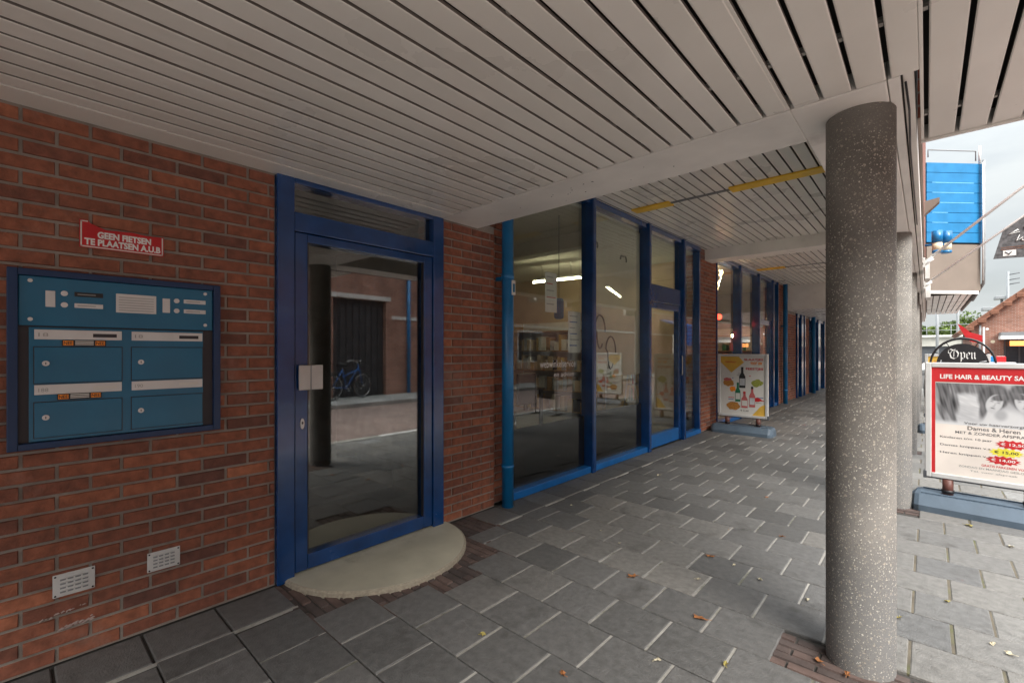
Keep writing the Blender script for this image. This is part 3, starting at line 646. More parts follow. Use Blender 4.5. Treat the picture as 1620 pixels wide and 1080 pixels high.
q = MB(); q.bbox((-.4, -.9, .72), (.4, .9, .75), 'wood_dark'); q.build('desk_top', t)
for sx_, sy_ in ((-.35, -.85), (.35, -.85), (-.35, .85), (.35, .85)): q = MB(); q.bbox((sx_-.025, sy_-.025, 0), (sx_+.025, sy_+.025, .718), 'black'); q.build('leg', t)
t = thing('monitor', 'computer monitor standing on the dark desk in the first shop', 'monitor', (-5.25, 5.3, .752))
q = MB(); q.bbox((-.02, -.27, .12), (.02, .27, .46), 'black'); q.build('screen_case', t); q = MB(); q.box((.0205, -.25, .14), (.022, .25, .44), 'grey_bg'); q.build('screen', t); q = MB(); q.bbox((-.08, -.12, 0), (.08, .12, .015), 'black'); q.tube([(0, 0, .01), (0, 0, .15)], .02, 'black'); q.build('foot', t)
def shelf_unit(x, y, rz, label, mats, w_=1.6, n=5):
    t = thing('shelf_unit', label, 'shelf', (x, y, 0), rz)
    q = MB(); q.box((0, -w_/2, 0), (.03, w_/2, 2), 'white_band')
    for k in range(n): q.bbox((.031, -w_/2+.021, .1+k*.42), (.35, w_/2-.021, .12+k*.42), 'wood')
    for s_ in (-1, 1): q.bbox((.031, s_*w_/2-.01, 0), (.36, s_*w_/2+.01, 2), 'wood')
    q.build('carcass', t)
    q = MB()
    for k in range(n-1):
        yy = -w_/2+.06
        while yy < w_/2-.1:
            ww = random.uniform(.05, .16); hh = random.uniform(.15, .34)
            if random.random() < .8: q.bbox((.1, yy, .121+k*.42), (.33, yy+ww*.92, .12+k*.42+hh), random.choice(mats), .006)
            yy += ww
    q.build('stock', t)
ms = ['paper', 'red', 'blue_ink', 'ochre', 'green', 'label_dark', 'orange', 'grey_bg', 'pink']
shelf_unit(-7.55, 7.2, 0, 'wooden shelf filled with dark binders at the back of the first shop', ['wood_dark', 'label_dark', 'ochre', 'grey_metal', 'paper', 'wood'])
shelf_unit(-5.9, 8.1, -math.pi/2, 'wooden shelf of stock against the dividing wall of the first shop', ['wood', 'label_dark', 'ochre', 'grey_bg', 'paper', 'interior_wall'], 2.2)
shelf_unit(-4.2, 13.75, -math.pi/2, 'wooden shelf of bottles and boxes at the far end of the second shop', ms, 1.8)
shelf_unit(-7.55, 10.5, 0, 'wide wooden shelf with coloured goods at the back of the second shop', ms, 3)
t = thing('rack', 'low display rack with brochures inside the shop beside the glazed door', 'rack', (-3.7, 7.2, 0), R(20))
q = MB()
for k in range(4): q.bbox((-.2+.05*k, -.25, .2+.3*k), (.1+.03*k, .25, .22+.3*k), 'alu')
q.tube([(-.2, -.25, 0), (-.05, -.25, 1.3)], .012, 'alu', 6); q.tube([(-.2, .25, 0), (-.05, .25, 1.3)], .012, 'alu', 6); q.tube([(.15, -.25, 0), (-.05, -.25, 1.3)], .012, 'alu', 6); q.tube([(.15, .25, 0), (-.05, .25, 1.3)], .012, 'alu', 6); q.build('frame', t)
q = MB()
for k in range(4):
    for j in range(3): q.bbox((-.12+.05*k, -.23+j*.16, .222+.3*k), (-.10+.05*k, -.10+j*.16, .42+.3*k), random.choice(ms), .003)
q.build('brochures', t)
# icicle lights, neon sign and warm lamps in the second shop
q = MB()
for k in range(60):
    yy = 8.63+random.random()**1.6*.62; zz = 2.96-random.random()*(1-(yy-8.63)/.64)*.85-.03
    q.tube([(W-.10, yy, zz), (W-.10, yy+.006, zz-.028)], .007, 'bulb', 6)
for k in range(9):
    yy = 8.63+k*.07; q.tube([(W-.10, yy, 3.0), (W-.10, yy+.01, 2.9-(9-k)*.08)], .0018, 'white', 4)
o = q.build('icicle_lights'); o['label'] = 'hanging cluster of small white icicle lights in the second shop window'; o['category'] = 'string lights'
t = thing('neon_sign', 'glowing red lettered sign hanging inside the second shop window', 'neon sign', (-3.15, 9.2, 1.72))
q = MB(); q.box((-.01, -.3, -.15), (.005, .3, .15), 'black'); q.build('backing', t)
q = MB(); q.text('PARTY', (.015, -.26, -.1), (0, 1, 0), (0, 0, 1), .52, .2, 'neon', bold=.02); q.build('letters', t)
for k, (yy, zz) in enumerate(((9.75, 2.05), (10.2, 2.1))):
    t = thing('paper_lantern', ['round red lantern hanging nearer the icicle lights', 'round red lantern hanging behind the second shop mullion'][k], 'lantern', (-3.3, yy, zz), 0, 'red lanterns in the second shop')
    q = MB()
    for j in range(6): pass
    pr = [(-.06, .02), (-.05, .045), (-.02, .065), (.02, .065), (.05, .045), (.06, .02)]
    q.tube([(0, 0, a) for a, r in pr], [r for a, r in pr], 'neon', 16); q.build('shade', t)
    q = MB(); q.tube([(0, 0, .06), (0, 0, 2.99-zz)], .003, 'black', 5); q.build('cord', t)
for k, (x, y, zz) in enumerate(((-3.9, 9.6, 2.3), (-4.3, 11.6, 2.25), (-3.6, 12.2, 1.75))):
    t = thing('pendant_lamp', ['warm lit pendant lamp nearest the brick pier in the second shop', 'warm lit pendant lamp in the middle of the second shop', 'low warm lit pendant lamp near the second shop door'][k], 'lamp', (x, y, zz), 0, 'pendant lamps in the second shop')
    q = MB(); q.tube([(0, 0, -.03), (0, 0, .03)], .035, 'downlight', 10); q.build('bulb', t)
    q = MB(); q.tube([(0, 0, .03), (0, 0, .09)], [.09, .03], 'dark_metal', 14); q.tube([(0, 0, .09), (0, 0, 2.99-zz)], .004, 'black', 5); q.build('shade', t)

# ---- letterbox and intercom panel
t = thing('letterbox_panel', 'blue intercom panel with four letterboxes set in the brick wall left of the door', 'letterboxes', (W, 0, 0))
F = (0, 1, 0); U = (0, 0, 1)
q = MB(); Y_0, Y_1, Z_0, Z_1 = -.017, .748, .953, 1.717; fw = .032
q.bbox((0, Y_0, Z_0), (.035, Y_0+fw, Z_1), 'box_frame', .003); q.bbox((0, Y_1-fw, Z_0), (.035, Y_1, Z_1), 'box_frame', .003)
q.bbox((0, Y_0+fw, Z_0), (.034, Y_1-fw, Z_0+.028), 'box_frame', .003); q.bbox((0, Y_0+fw, Z_1-.028), (.034, Y_1-fw, Z_1), 'box_frame', .003)
q.box((.009, Y_0+.01, Z_0+.01), (.0115, Y_1-.01, Z_1-.01), 'label_dark'); q.build('frame', t)
q = MB(); q.bbox((.012, .016, 1.478), (.024, .714, 1.688), 'box_blue', .003); ic = q.build('intercom_plate', t)
for yy in (.095, .50): q = MB(); q.bbox((.024, yy, 1.56), (.0265, yy+.03, 1.63), 'alu_light', .001); q.build('light_switch', ic)
q = MB(); q.bbox((.024, .325, 1.55), (.0265, .475, 1.638), 'alu_light', .001)
for j in range(6): q.box((.0266, .335, 1.56+j*.012), (.0272, .465, 1.563+j*.012), 'grey_text')
q.build('speaker', ic)
for yy in (.153, .557):
    for zz in (1.572, 1.622):
        q = MB(); q.tube([(.024, yy, zz), (.029, yy, zz)], .0115, 'alu_light', 14); q.build('bell_button', ic)
for yy, zz, m_ in ((.185, 1.612, 'black'), (.185, 1.562, 'alu_light'), (.587, 1.612, 'alu_light'), (.587, 1.562, 'alu_light')):
    q = MB(); q.bbox((.024, yy, zz), (.0262, yy+.095, zz+.02), m_, .001)
    q.box((.0263, yy+.01, zz+.008), (.0267, yy+.07, zz+.012), 'grey_text'); q.build('name_plate', ic)
for yy in (.05, .68):
    for zz in (1.505, 1.668): q = MB(); q.tube([(.024, yy, zz), (.027, yy, zz)], .008, 'alu_light', 12); q.build('screw', ic)
q = MB(); q.bbox((.012, .046, .984), (.020, .672, 1.472), 'box_blue', .002); body = q.build('box_body', t)
for (ya, yb) in ((.062, .346), (.382, .668)):
    for k, zt in enumerate((1.462, 1.225)):
        q = MB(); q.bbox((.020, ya, zt-.042), (.0245, yb, zt), 'alu_light', .001)
        dk = (k == 0)
        q.box((.0246, yb-.10, zt-.03), (.0252, yb-.018, zt-.014), 'label_dark' if dk else 'paper')
        q.text({(.062, 0): '187', (.382, 0): '189', (.062, 1): '188', (.382, 1): '190'}[(ya, k)] if k else '18', (.0248, ya+.012, zt-.03), F, U, .03, .016, 'grey_text')
        q.build('mail_slot', body)
        z0 = zt-.075-(.155 if k == 0 else .150)
        q = MB(); q.box((.0202, ya-.003, z0-.003), (.0208, yb+.003, zt-.072), 'label_dark'); q.bbox((.021, ya, z0), (.0265, yb, zt-.075), 'box_blue', .002)
        q.tube([(.0265, ya+.034, z0+.085), (.031, ya+.034, z0+.085)], .0115, 'alu_light', 14); q.box((.031, ya+.0325, z0+.080), (.0314, ya+.0355, z0+.09), 'black'); q.build('letterbox_door', body)
for ya, z in ((.145, 1.392), (.13, 1.157)):
    q = MB(); q.box((.0268, ya, z), (.0274, ya+.145, z+.026), 'black'); q.box((.0275, ya+.004, z+.003), (.0278, ya+.036, z+.023), 'orange'); q.box((.0275, ya+.109, z+.003), (.0278, ya+.141, z+.023), 'orange')
    q.text('NEE', (.028, ya+.006, z+.006), F, U, .028, .014, 'black', bold=.02); q.text('NEE', (.028, ya+.111, z+.006), F, U, .028, .014, 'black', bold=.02)
    for j in range(3): q.box((.0275, ya+.042, z+.005+j*.007), (.0278, ya+.103, z+.009+j*.007), 'paper')
    q.build('sticker', body)
# ---- no cycling sign
x = W+.009
q = MB(); A0, A1, B0, B1 = .202, .507, 1.838, 1.962
q.prism([(A0, B0+.0), (A1, B0-.0), (A1, B1-.03), (A1-.07, B1-.034), (A1-.12, B1-.028), (A0+.09, B1-.034), (A0+.035, B1-.012), (A0+.03, B1), (A0, B1)], x, x+.003, 'x', 'sign_red')
for bb in ((A0+.003, A1-.003, B0+.003, B0+.008), (A0+.003, A0+.008, B0+.003, B1-.003), (A1-.008, A1-.003, B0+.003, B1-.034), (A0+.003, A0+.028, B1-.008, B1-.003)): q.box((x+.0031, bb[0], bb[2]), (x+.0036, bb[1], bb[3]), 'paper')
q.text('GEEN FIETSEN', (x+.0036, A0+.06, B0+.048), F, U, .195, .031, 'white', bold=.045); q.text('TE PLAATSEN A.U.B', (x+.0036, A0+.016, B0+.013), F, U, .276, .031, 'white', bold=.045)
o = q.build('notice_sign'); o['label'] = 'small red notice sign with broken top edge on the brick wall above the letterboxes'; o['category'] = 'sign'
# ---- vents
for k, (ya, yb, za, zb) in enumerate(((.117, .254, .285, .4), (.442, .574, .28, .39))):
    t = thing('air_vent', ['white air vent grille low on the brick wall, farther from the door', 'white air vent grille low on the brick wall, nearer the door'][k], 'vent', (W+.008, (ya+yb)/2, (za+zb)/2), 0, 'vent grilles in the brick wall')
    hw, hh = (yb-ya)/2, (zb-za)/2-.008; q = MB(); q.bbox((0, -hw, -hh), (.006, hw, hh), 'alu_light', .002); q.build('plate', t)
    q = MB()
    for r in range(4):
        for c in range(4):
            yy = -hw+.02+c*(2*hw-.04)/4; zz = -hh+.014+r*(2*hh-.028)/4+.002
            q.box((.0062, yy+.003, zz), (.0068, yy+(2*hw-.04)/4-.003, zz+.009), 'grey_metal'); q.box((.0062, yy+.003, zz+.009), (.012, yy+(2*hw-.04)/4-.003, zz+.0115), 'alu_light')
    q.build('louvres', t)
    q = MB()
    for a_, b_ in ((-1, -1), (1, -1), (1, 1), (-1, 1)): q.tube([(.006, a_*(hw-.008), b_*(hh-.008)), (.0075, a_*(hw-.008), b_*(hh-.008))], .004, 'black', 8)
    q.build('screws', t)
# whitish scrape on bricks
q = MB()
for _ in range(46):
    yy = random.uniform(.13, .25); zz = .148+(yy-.13)*.10+random.gauss(0, .004); a_ = random.uniform(.003, .012)
    if _ % 3 == 0: yy = random.uniform(.08, .22); zz = .21+(yy-.08)*.12+random.gauss(0, .0025); a_ *= .7
    q.prism([(yy-a_, zz-.001), (yy-a_*.2, zz-.003*random.random()), (yy+a_, zz+.001), (yy+a_*.3, zz+.005*random.random()+.001)], W+.004, W+.0088+_*.00002, 'x', 'scrape')
o = q.build('paint_scrape', B)
# ---- doorstep
q = MB(); n = 64; r = .622; cy = 1.70
pts = [(W-.05, cy-r)]+[(W+r*.985*math.sin(R(180*i/n)), cy-r*math.cos(R(180*i/n))) for i in range(n+1)]+[(W-.05, cy+r)]
pin = [(px if i in (0, len(pts)-1) else W+(px-W)*.975, cy+(py-cy)*.975) for i, (px, py) in enumerate(pts)]
m_ = len(pts)
q.add([(a, b, .024) for a, b in pin], [tuple(range(m_))], 'step')
q.add([(a, b, .024) for a, b in pin]+[(a, b, .016) for a, b in pts]+[(a, b, -.03) for a, b in pts], [(i, (i+1) % m_, (i+1) % m_+m_, i+m_) for i in range(m_)]+[(i+m_, (i+1) % m_+m_, (i+1) % m_+2*m_, i+2*m_) for i in range(m_)], 'step_edge')
o = q.build('doorstep'); o['label'] = 'half round pale concrete doorstep in front of the blue entrance door'; o['category'] = 'doorstep'
# ---- ceiling light strips
def strip(y, z, xs, label):
    t = thing('ceiling_light', label, 'light fixture', (0, y, z), 0, 'yellow strip fixtures on the slatted ceiling')
    for a, b, m_ in xs:
        q = MB()
        if m_ == 'y': q.bbox((a, -.08, -.02), (b, .08, -.0005), 'yellow', .004); q.build('cover', t)
        else: q.box((a, -.02, -.012), (b, .02, -.0005), 'grey_metal'); q.box((a, -.003, -.0135), (b, .003, -.0121), 'black'); q.build('rail', t)
strip(5.17, ZH, [(-2.67, -2.2, 'y'), (-2.2, -1.55, 'r'), (-1.55, -.46, 'y')], 'long yellow strip fixture across the ceiling behind the first cross beam')
strip(10.7, ZH, [(-2.67, -2.15, 'y'), (-2.15, -.5, 'r')], 'short yellow strip fixture on the ceiling beyond the second cross beam')

# ---- advertising stands
def stand(label, loc, rz, poster, W_=.72, H_=1.02, zb=.27):
    t = thing('advertising_stand', label, 'sign', loc, rz, 'framed poster stands on the pavement')
    q = MB(); hw = W_/2
    sec = [(-.20, .0), (-.20, .05), (-.13, .135), (.13, .135), (.20, .05), (.20, .0)]
    vs = []; xs = [(-hw-.09, .55), (-hw-.06, .92), (-hw-.03, 1), (hw+.03, 1), (hw+.06, .92), (hw+.09, .55)]
    for xx, k in xs: vs += [(xx, a*k, b*(.4+.6*k)) for a, b in sec]
    n = 6; fs = [tuple(reversed(range(6))), tuple(range(30, 36))]
    for i in range(5): fs += [(i*n+j, i*n+(j+1) % n, (i+1)*n+(j+1) % n, (i+1)*n+j) for j in range(n)]
    q.add(vs, fs, 'stand_base'); q.box((-hw-.02, -.11, .135), (hw+.02, -.095, .145), 'stand_base'); q.box((-hw-.02, .095, .135), (hw+.02, .11, .145), 'stand_base'); q.build('base', t)
    for s_ in (-1, 1):
        q = MB(); q.tube([(s_*hw*.62, 0, .13), (s_*hw*.62, 0, zb-.005)], .036, 'roller', 14); q.tube([(s_*hw*.62, 0, .15), (s_*hw*.62, 0, .175)], .042, 'black', 14); q.build('post', t)
    q = MB(); f_ = .042; d_ = .028
    q.bbox((-hw, -d_, zb), (-hw+f_, d_, zb+H_), 'alu_light', .006); q.bbox((hw-f_, -d_, zb), (hw, d_, zb+H_), 'alu_light', .006)
    q.bbox((-hw+f_, -d_+.001, zb), (hw-f_, d_-.001, zb+f_), 'alu_light', .006); q.bbox((-hw+f_, -d_+.001, zb+H_-f_), (hw-f_, d_-.001, zb+H_), 'alu_light', .006)
    q.box((-hw-.006, -.012, zb-.012), (hw+.006, .012, zb+.0), 'dark_metal')
    for cx, cz in ((-hw, zb), (hw, zb)): q.bbox((cx-.012, -.03, cz-.014), (cx+.012, .03, cz+.05), 'dark_metal', .004)
    q.build('frame', t)
    q = MB(); x0, x1, z0, z1 = -hw+f_, hw-f_, zb+f_, zb+H_-f_
    poster(q, x0, z0, x1-x0, z1-z0); q.build('poster', t)
    return t
def layer(q, x0, z0, w_, h_, pts, m_, k): q.add([(x0+a*w_, -.016-.0004*k, z0+b*h_) for a, b in pts], [tuple(range(len(pts)))], m_)
def rect(a, b, c, d): return [(a, b), (c, b), (c, d), (a, d)]
def txt(q, s_, x0, z0, w_, h_, a, b, ww, hh, m_, k=6, bold=.01): q.text(s_, (x0+a*w_, -.016-.0004*k, z0+b*h_), (1, 0, 0), (0, 0, 1), ww*w_, hh*h_, m_, bold=bold)
def burst(cx, cy, rx, ry, n=14):
    return [(cx+(rx if i % 2 else rx*.78)*math.cos(math.pi*i/n), cy+(ry if i % 2 else ry*.68)*math.sin(math.pi*i/n)) for i in range(2*n)]
def photo(q, x0, z0, w_, h_):
    """the printed black and white photograph: a fine grid whose 'tone' is the ink"""
    nx, nz = 150, 96; asp = w_/h_
    def sm(a, b, x): t = min(1, max(0, (x-a)/(b-a))); return t*t*(3-2*t)
    def el(x, y, cx, cy, rx, ry, rot=0, soft=.25):
        c, s_ = math.cos(rot), math.sin(rot); dx, dy = x-cx, y-cy; a = (dx*c+dy*s_)/rx; b = (-dx*s_+dy*c)/ry
        return 1-sm(1-soft, 1+soft, math.hypot(a, b))
    def ink(x, y):
        st = noise.noise(Vector((x*26+y*5, y*3, 0))); st2 = noise.noise(Vector((x*5, y*22+x*9, 4)))
        v = .62+.22*noise.noise(Vector((x*2, y*2, 7)))
        def over(k, m_): nonlocal v; v = v*(1-m_)+k*m_
        over(.30+.28*st, el(x, y, .42, .95, .62, .22, -.15, .35))
        over(.80+.12*st2, el(x, y, .62, .50, .36, .26, -.25, .3)); over(.72+.1*st2, el(x, y, .50, .25, .22, .26, .5, .3))
        over(.22+.38*st, el(x, y, .22, .62, .17, .42, .22, .25)); over(.25+.3*st, el(x, y, .13, .25, .06, .26, .35, .4)); over(.3+.3*st, el(x, y, .30, .22, .05, .24, .3, .5))
        over(.86, el(x, y, 1.18, .12, .42, .30, .1, .35)); over(.60, el(x, y, 1.12, .30, .10, .12, 0, .5))
        for cx, cy, rt, hx in ((1.02, .58, -.30, -1), (1.47, .62, .22, 1)):
            over(.16+.22*st, el(x, y, cx-.02*hx*-1, cy+.12, .25, .31, rt, .18)); over(.2+.2*st, el(x, y, cx+.17*hx, cy-.08, .07, .30, rt*.5, .4))
            c, s_ = math.cos(rt), math.sin(rt); X, Y = (x-cx)*c+(y-cy)*s_, -(x-cx)*s_+(y-cy)*c
            over(.84-.5*abs(X)*1.2, el(X, Y, 0, -.02, .135, .215, 0, .12)); over(.74, el(X, Y, 0, -.17, .07, .07, 0, .5))
            for e in (-.055, .06): over(.18, el(X, Y, e, .02, .028, .011, 0, .6)); over(.35, el(X, Y, e, .055, .035, .008, .1*e/abs(e), .6)); over(.68, el(X, Y, e, .01, .045, .028, 0, .8)*.5)
            over(.55, el(X, Y, .015, -.045, .014, .045, 0, .8)*.6); over(.45, el(X, Y, .005, -.082, .022, .007, 0, .7)); over(.30, el(X, Y, .005, -.128, .036, .013, 0, .5))
            over(.2+.25*st, el(X, Y, -.06*hx, .15, .15, .075, -.5*hx, .25))
        v_ = v; m_ = 1-sm(.0, .14, y); v = v_*(1-m_)+.92*m_
        return min(1, max(0, v))
    o = len(q.v); k = q.mi('print_ink')
    for j in range(nz+1):
        for i in range(nx+1):
            q.v.append((x0+w_*i/nx, -.0168, z0+h_*j/nz)); q.t.append(ink(asp*i/nx*1.02, j/nz))
    for j in range(nz):
        for i in range(nx):
            a = o+j*(nx+1)+i; q.f.append([a, a+1, a+nx+2, a+nx+1]); q.m.append(k); q.sm.append(False)
def salon(q, x0, z0, w_, h_):
    q.box((x0, -.015, z0), (x0+w_, .015, z0+h_), 'paper')
    A = (x0, z0, w_, h_)
    layer(q, *A, rect(0, 0, 1, .5), 'poster_pink', 1)
    layer(q, *A, rect(0, .865, 1, 1), 'red', 2); layer(q, *A, rect(0, 0, .035, .865), 'red', 2); layer(q, *A, rect(.965, 0, 1, .865), 'red', 2)
    txt(q, 'LIFE HAIR & BEAUTY SALON', *A, .08, .895, .86, .042, 'white', 3, .03)
    # black and white photograph of three women
    photo(q, x0+.04*w_, z0+.47*h_, .92*w_, .385*h_)
    txt(q, 'Voor uw haarverzorging', *A, .30, .478, .55, .026, 'hair_dark', 10); txt(q, 'Dames & Heren', *A, .33, .432, .44, .034, 'hair_dark', 3)
    txt(q, 'MET & ZONDER AFSPRAAK', *A, .22, .392, .66, .024, 'hair_dark', 3)
    for (s_, z_, c, p_, cx) in (('Kinderen t/m 10 jaar', .335, 'red', '€ 12,50', .71), ('Dames knippen v.a.', .262, 'yellow3', '€ 15,00', .655), ('Heren knippen v.a.', .19, 'red', '€ 14,00', .63)):
        txt(q, s_, *A, .08, z_, .46, .024, 'hair_dark', 3); layer(q, *A, burst(cx, z_-.004, .15, .042), c, 3)
        txt(q, p_, *A, cx-.10, z_-.018, .20, .028, 'white' if c == 'red' else 'label_dark', 4, .02)
    txt(q, 'GRATIS PARKEREN VOOR', *A, .45, .115, .4, .02, 'red', 3); txt(q, 'ZONDAG EN MAANDAG GESLOTEN', *A, .25, .085, .62, .018, 'grey_text', 3); txt(q, 'Tel. voor afspraak', *A, .35, .05, .4, .018, 'grey_text', 3)
def bottle(q, A, cx, cz, w_, h_, m_, lab, capm='darkbottle'):
    pts = [(-.5, 0), (.5, 0), (.5, .55), (.2, .72), (.16, .95), (-.16, .95), (-.2, .72), (-.5, .55)]
    layer(q, *A, [(cx+a*w_, cz+b*h_) for a, b in pts], m_, 5); layer(q, *A, [(cx+a*w_, cz+b*h_) for a, b in rect(-.42, .12, .42, .45)], lab, 6)
    layer(q, *A, [(cx+a*w_, cz+b*h_) for a, b in rect(-.19, .88, .19, 1)], capm, 6)
def liquor(q, x0, z0, w_, h_):
    q.box((x0, -.015, z0), (x0+w_, .015, z0+h_), 'paper'); A = (x0, z0, w_, h_)
    layer(q, *A, [(.0, 1), (.42, 1), (.54, .9), (.25, .72), (.0, .9)], 'yellow2', 1); layer(q, *A, [(.72, 0), (1, 0), (1, .2), (.9, .16)], 'yellow2', 1)
    txt(q, 'lekker', *A, .12, .89, .25, .035, 'red', 2); txt(q, 'SLAATJES', *A, .54, .92, .42, .045, 'red', 2, .03); txt(q, 'voor uw', *A, .68, .86, .26, .05, 'orange', 2, .03); txt(q, 'FEESTJES', *A, .58, .76, .38, .05, 'red', 2, .03)
    random.seed(3)
    def blob(cx, cy, rx, ry, m_, k=3): layer(q, *A, [(cx+rx*math.cos(R(t))*random.uniform(.8, 1.1), cy+ry*math.sin(R(t))*random.uniform(.75, 1.1)) for t in range(0, 360, 24)], m_, k)
    blob(.19, .54, .13, .07, 'food'); blob(.28, .44, .07, .05, 'orange'); blob(.83, .55, .13, .065, 'salad'); blob(.30, .14, .16, .08, 'food'); blob(.16, .60, .1, .03, 'pink', 4)
    bottle(q, A, .50, .46, .14, .36, 'darkbottle', 'grey_bg'); bottle(q, A, .40, .22, .12, .33, 'green', 'paper', 'green'); bottle(q, A, .72, .14, .13, .35, 'pink', 'grey_bg'); bottle(q, A, .55, .12, .14, .28, 'pink', 'paper', 'red')
    for a, b, ww in ((.18, .28, .14), (.18, .25, .12), (.82, .30, .14), (.80, .25, .18), (.40, .70, .10), (.38, .67, .12), (.65, .66, .04), (.27, .62, .03), (.8, .21, .12)):
        layer(q, *A, rect(a, b, a+ww, b+.012), random.choice(['blue_ink', 'grey_text', 'red']), 3)
    blob(.83, .27, .1, .035, 'red', 4)
    txt(q, '€ 11,95', *A, .46, .055, .18, .03, 'label_dark', 3)
stand('poster stand with bottles and snacks advert beside the brick pier under the arcade', (-2.27, 8.2, 0), R(0), liquor, .77, 1.05, .27)
stand('poster stand with red headed hair salon prices outside the arcade', (.37, 5.42, 0), R(-4), salon, .76, 1.0, .27)
stand('poster stand with bottles advert outside the arcade, hidden behind the salon sign', (.36, 10.4, 0), 0, liquor, .77, 1.05, .27)
random.seed(11)
# ---- round topped open sign
t = thing('pavement_sign', 'black round topped board with white gothic lettering behind the hair salon stand', 'sign', (.315, 7.7, 0), 0); t.scale = (.76, .76, 1)
def arc(rx, rz, zc): return [(rx*math.cos(R(a)), zc+rz*math.sin(R(a))) for a in range(0, 181, 9)]
q = MB(); q.prism([(.30, .35), (.30, 1.2)]+[(x, z) for x, z in arc(.30, .26, 1.2)][1:-1]+[(-.30, 1.2), (-.30, .35)], -.012, .012, 'y', 'black'); q.build('board', t)
q = MB(); q.tube([(.37, 0, .02), (.37, 0, 1.2)]+[(x, 0, z) for x, z in arc(.37, .32, 1.2)][1:]+[(-.37, 0, .02)], .014, 'black', 8)
for a in (30, 60, 90, 120, 150): q.tube([(.30*math.cos(R(a)), 0, 1.2+.26*math.sin(R(a))), (.37*math.cos(R(a)), 0, 1.2+.32*math.sin(R(a)))], .006, 'black', 6)
q.tube([(.37, -.2, .02), (.37, .2, .02)], .015, 'black', 8); q.tube([(-.37, -.2, .02), (-.37, .2, .02)], .015, 'black', 8); q.build('frame', t)
q = MB()
def nib(pts, sx, sz, w_=.16, m_='white'):
    nx_, nz_ = w_*.5*.8, w_*.5*.62
    for (a, b), (c, d) in zip(pts, pts[1:]):
        P = [(a-nx_, b-nz_), (c-nx_, d-nz_), (c+nx_, d+nz_), (a+nx_, b+nz_)]
        q.add([(sx+p*.083, -.0135, sz+r*.083) for p, r in P], [(0, 1, 2, 3)], m_)
OX, OZ = -.155, 1.275
nib([(.95, 1.28), (.45, 1.18), (.2, .7), (.35, .2), (.8, .02), (1.25, .3), (1.35, .8), (1.1, 1.2), (.75, 1.05)], OX, OZ, .19); nib([(.75, 1.1), (.72, .3)], OX, OZ, .12); nib([(-.05, 1.25), (.25, 1.42), (.6, 1.28), (.95, 1.42)], OX, OZ, .16); nib([(.0, 1.2), (-.05, .9), (.15, .8)], OX, OZ, .12)
def stem(x, z0_, z1_): nib([(x-.12, z1_-.14), (x, z1_), (x+.05, z1_-.1), (x+.05, z0_+.12), (x+.17, z0_)], OX, OZ, .17)
nib([(1.62, .92), (1.75, .85), (1.75, -.3), (1.68, -.42)], OX, OZ, .18); nib([(1.78, .78), (2.0, .95), (2.2, .82), (2.2, .2), (2.0, .02), (1.8, .15)], OX, OZ, .17)
nib([(2.85, .18), (2.66, .02), (2.5, .2), (2.5, .75), (2.72, .95), (2.88, .8), (2.86, .62), (2.55, .42)], OX, OZ, .16)
stem(3.12, .02, .93); nib([(3.2, .78), (3.4, .95)], OX, OZ, .15); stem(3.5, .02, .93)
q.tube([(.16, -.014, 1.16), (.20, -.014, 1.24), (.27, -.014, 1.25)], .009, 'grey_metal', 6); q.tube([(.19, -.014, 1.2), (.26, -.014, 1.21)], .007, 'grey_metal', 6); q.tube([(-.27, -.014, 1.16), (-.24, -.014, 1.26)], .008, 'grey_metal', 6); q.build('lettering', t, fixn=False)

# ---- flagpoles with banner
def flagpole(y, z, label, ln=2.3, k=.85):
    q = MB(); n = math.hypot(1, k); q.tube([(-.02, y, z-.02), (ln/n, y, z+ln*k/n)], [.014, .012], 'white', 10); q.tube([(-.03, y, z-.05), (.05, y, z+.02)], .022, 'white', 10)
    q.box((-.03, y-.03, z-.08), (-.012, y+.03, z+.03), 'white_band')
    o = q.build('flagpole'); o['label'] = label; o['category'] = 'flagpole'; o['group'] = 'white flagpoles slanting out from the upper wall'
flagpole(7.0, 2.70-.30, 'nearer white flagpole crossing the blue balcony, without a banner', 2.6, .9); flagpole(9.0, 2.36, 'farther white flagpole that carries the dark banner', 3.0, .84)
t = thing('banner', 'dark banner with white script hanging from the farther slanting flagpole', 'banner', (0, 9.0, 0))
q = MB(); pts = [(.76, 2.995), (1.3, 3.45), (1.9, 3.94), (1.9, 2.62), (1.25, 2.6), (.67, 2.62)]; q.prism(pts, -.003, .003, 'y', 'hair_dark'); q.build('cloth', t)
q = MB()
random.seed(5)
for dx, dz in ((.86, 2.93), (.93, 2.86), (1.0, 2.97), (1.06, 2.88), (1.15, 2.95), (1.22, 2.86), (1.3, 3.0), (1.4, 2.92), (1.55, 3.05), (1.7, 2.95), (1.1, 3.1), (1.35, 3.2), (1.6, 3.3)):
    p_ = [(dx+random.uniform(-.05, .06), -.006, dz+random.uniform(-.05, .06)) for _ in range(5)]
    q.tube(p_, [.004, .011, .007, .012, .003], 'white', 5)
random.seed(11)
q.prism(rect(.76, 2.645, .88, 2.72), -.0065, -.0045, 'y', 'white'); q.tube([(.78, -.008, 2.70), (.81, -.008, 2.67), (.84, -.008, 2.70), (.81, -.008, 2.66)], .006, 'label_dark', 5)
for z in (2.76, 2.735): q.prism([(.74, z-.004), (1.9, z-.004), (1.9, z+.004), (.745, z+.004)], -.0055, -.004, 'y', 'roof_tile')
q.build('lettering', t)
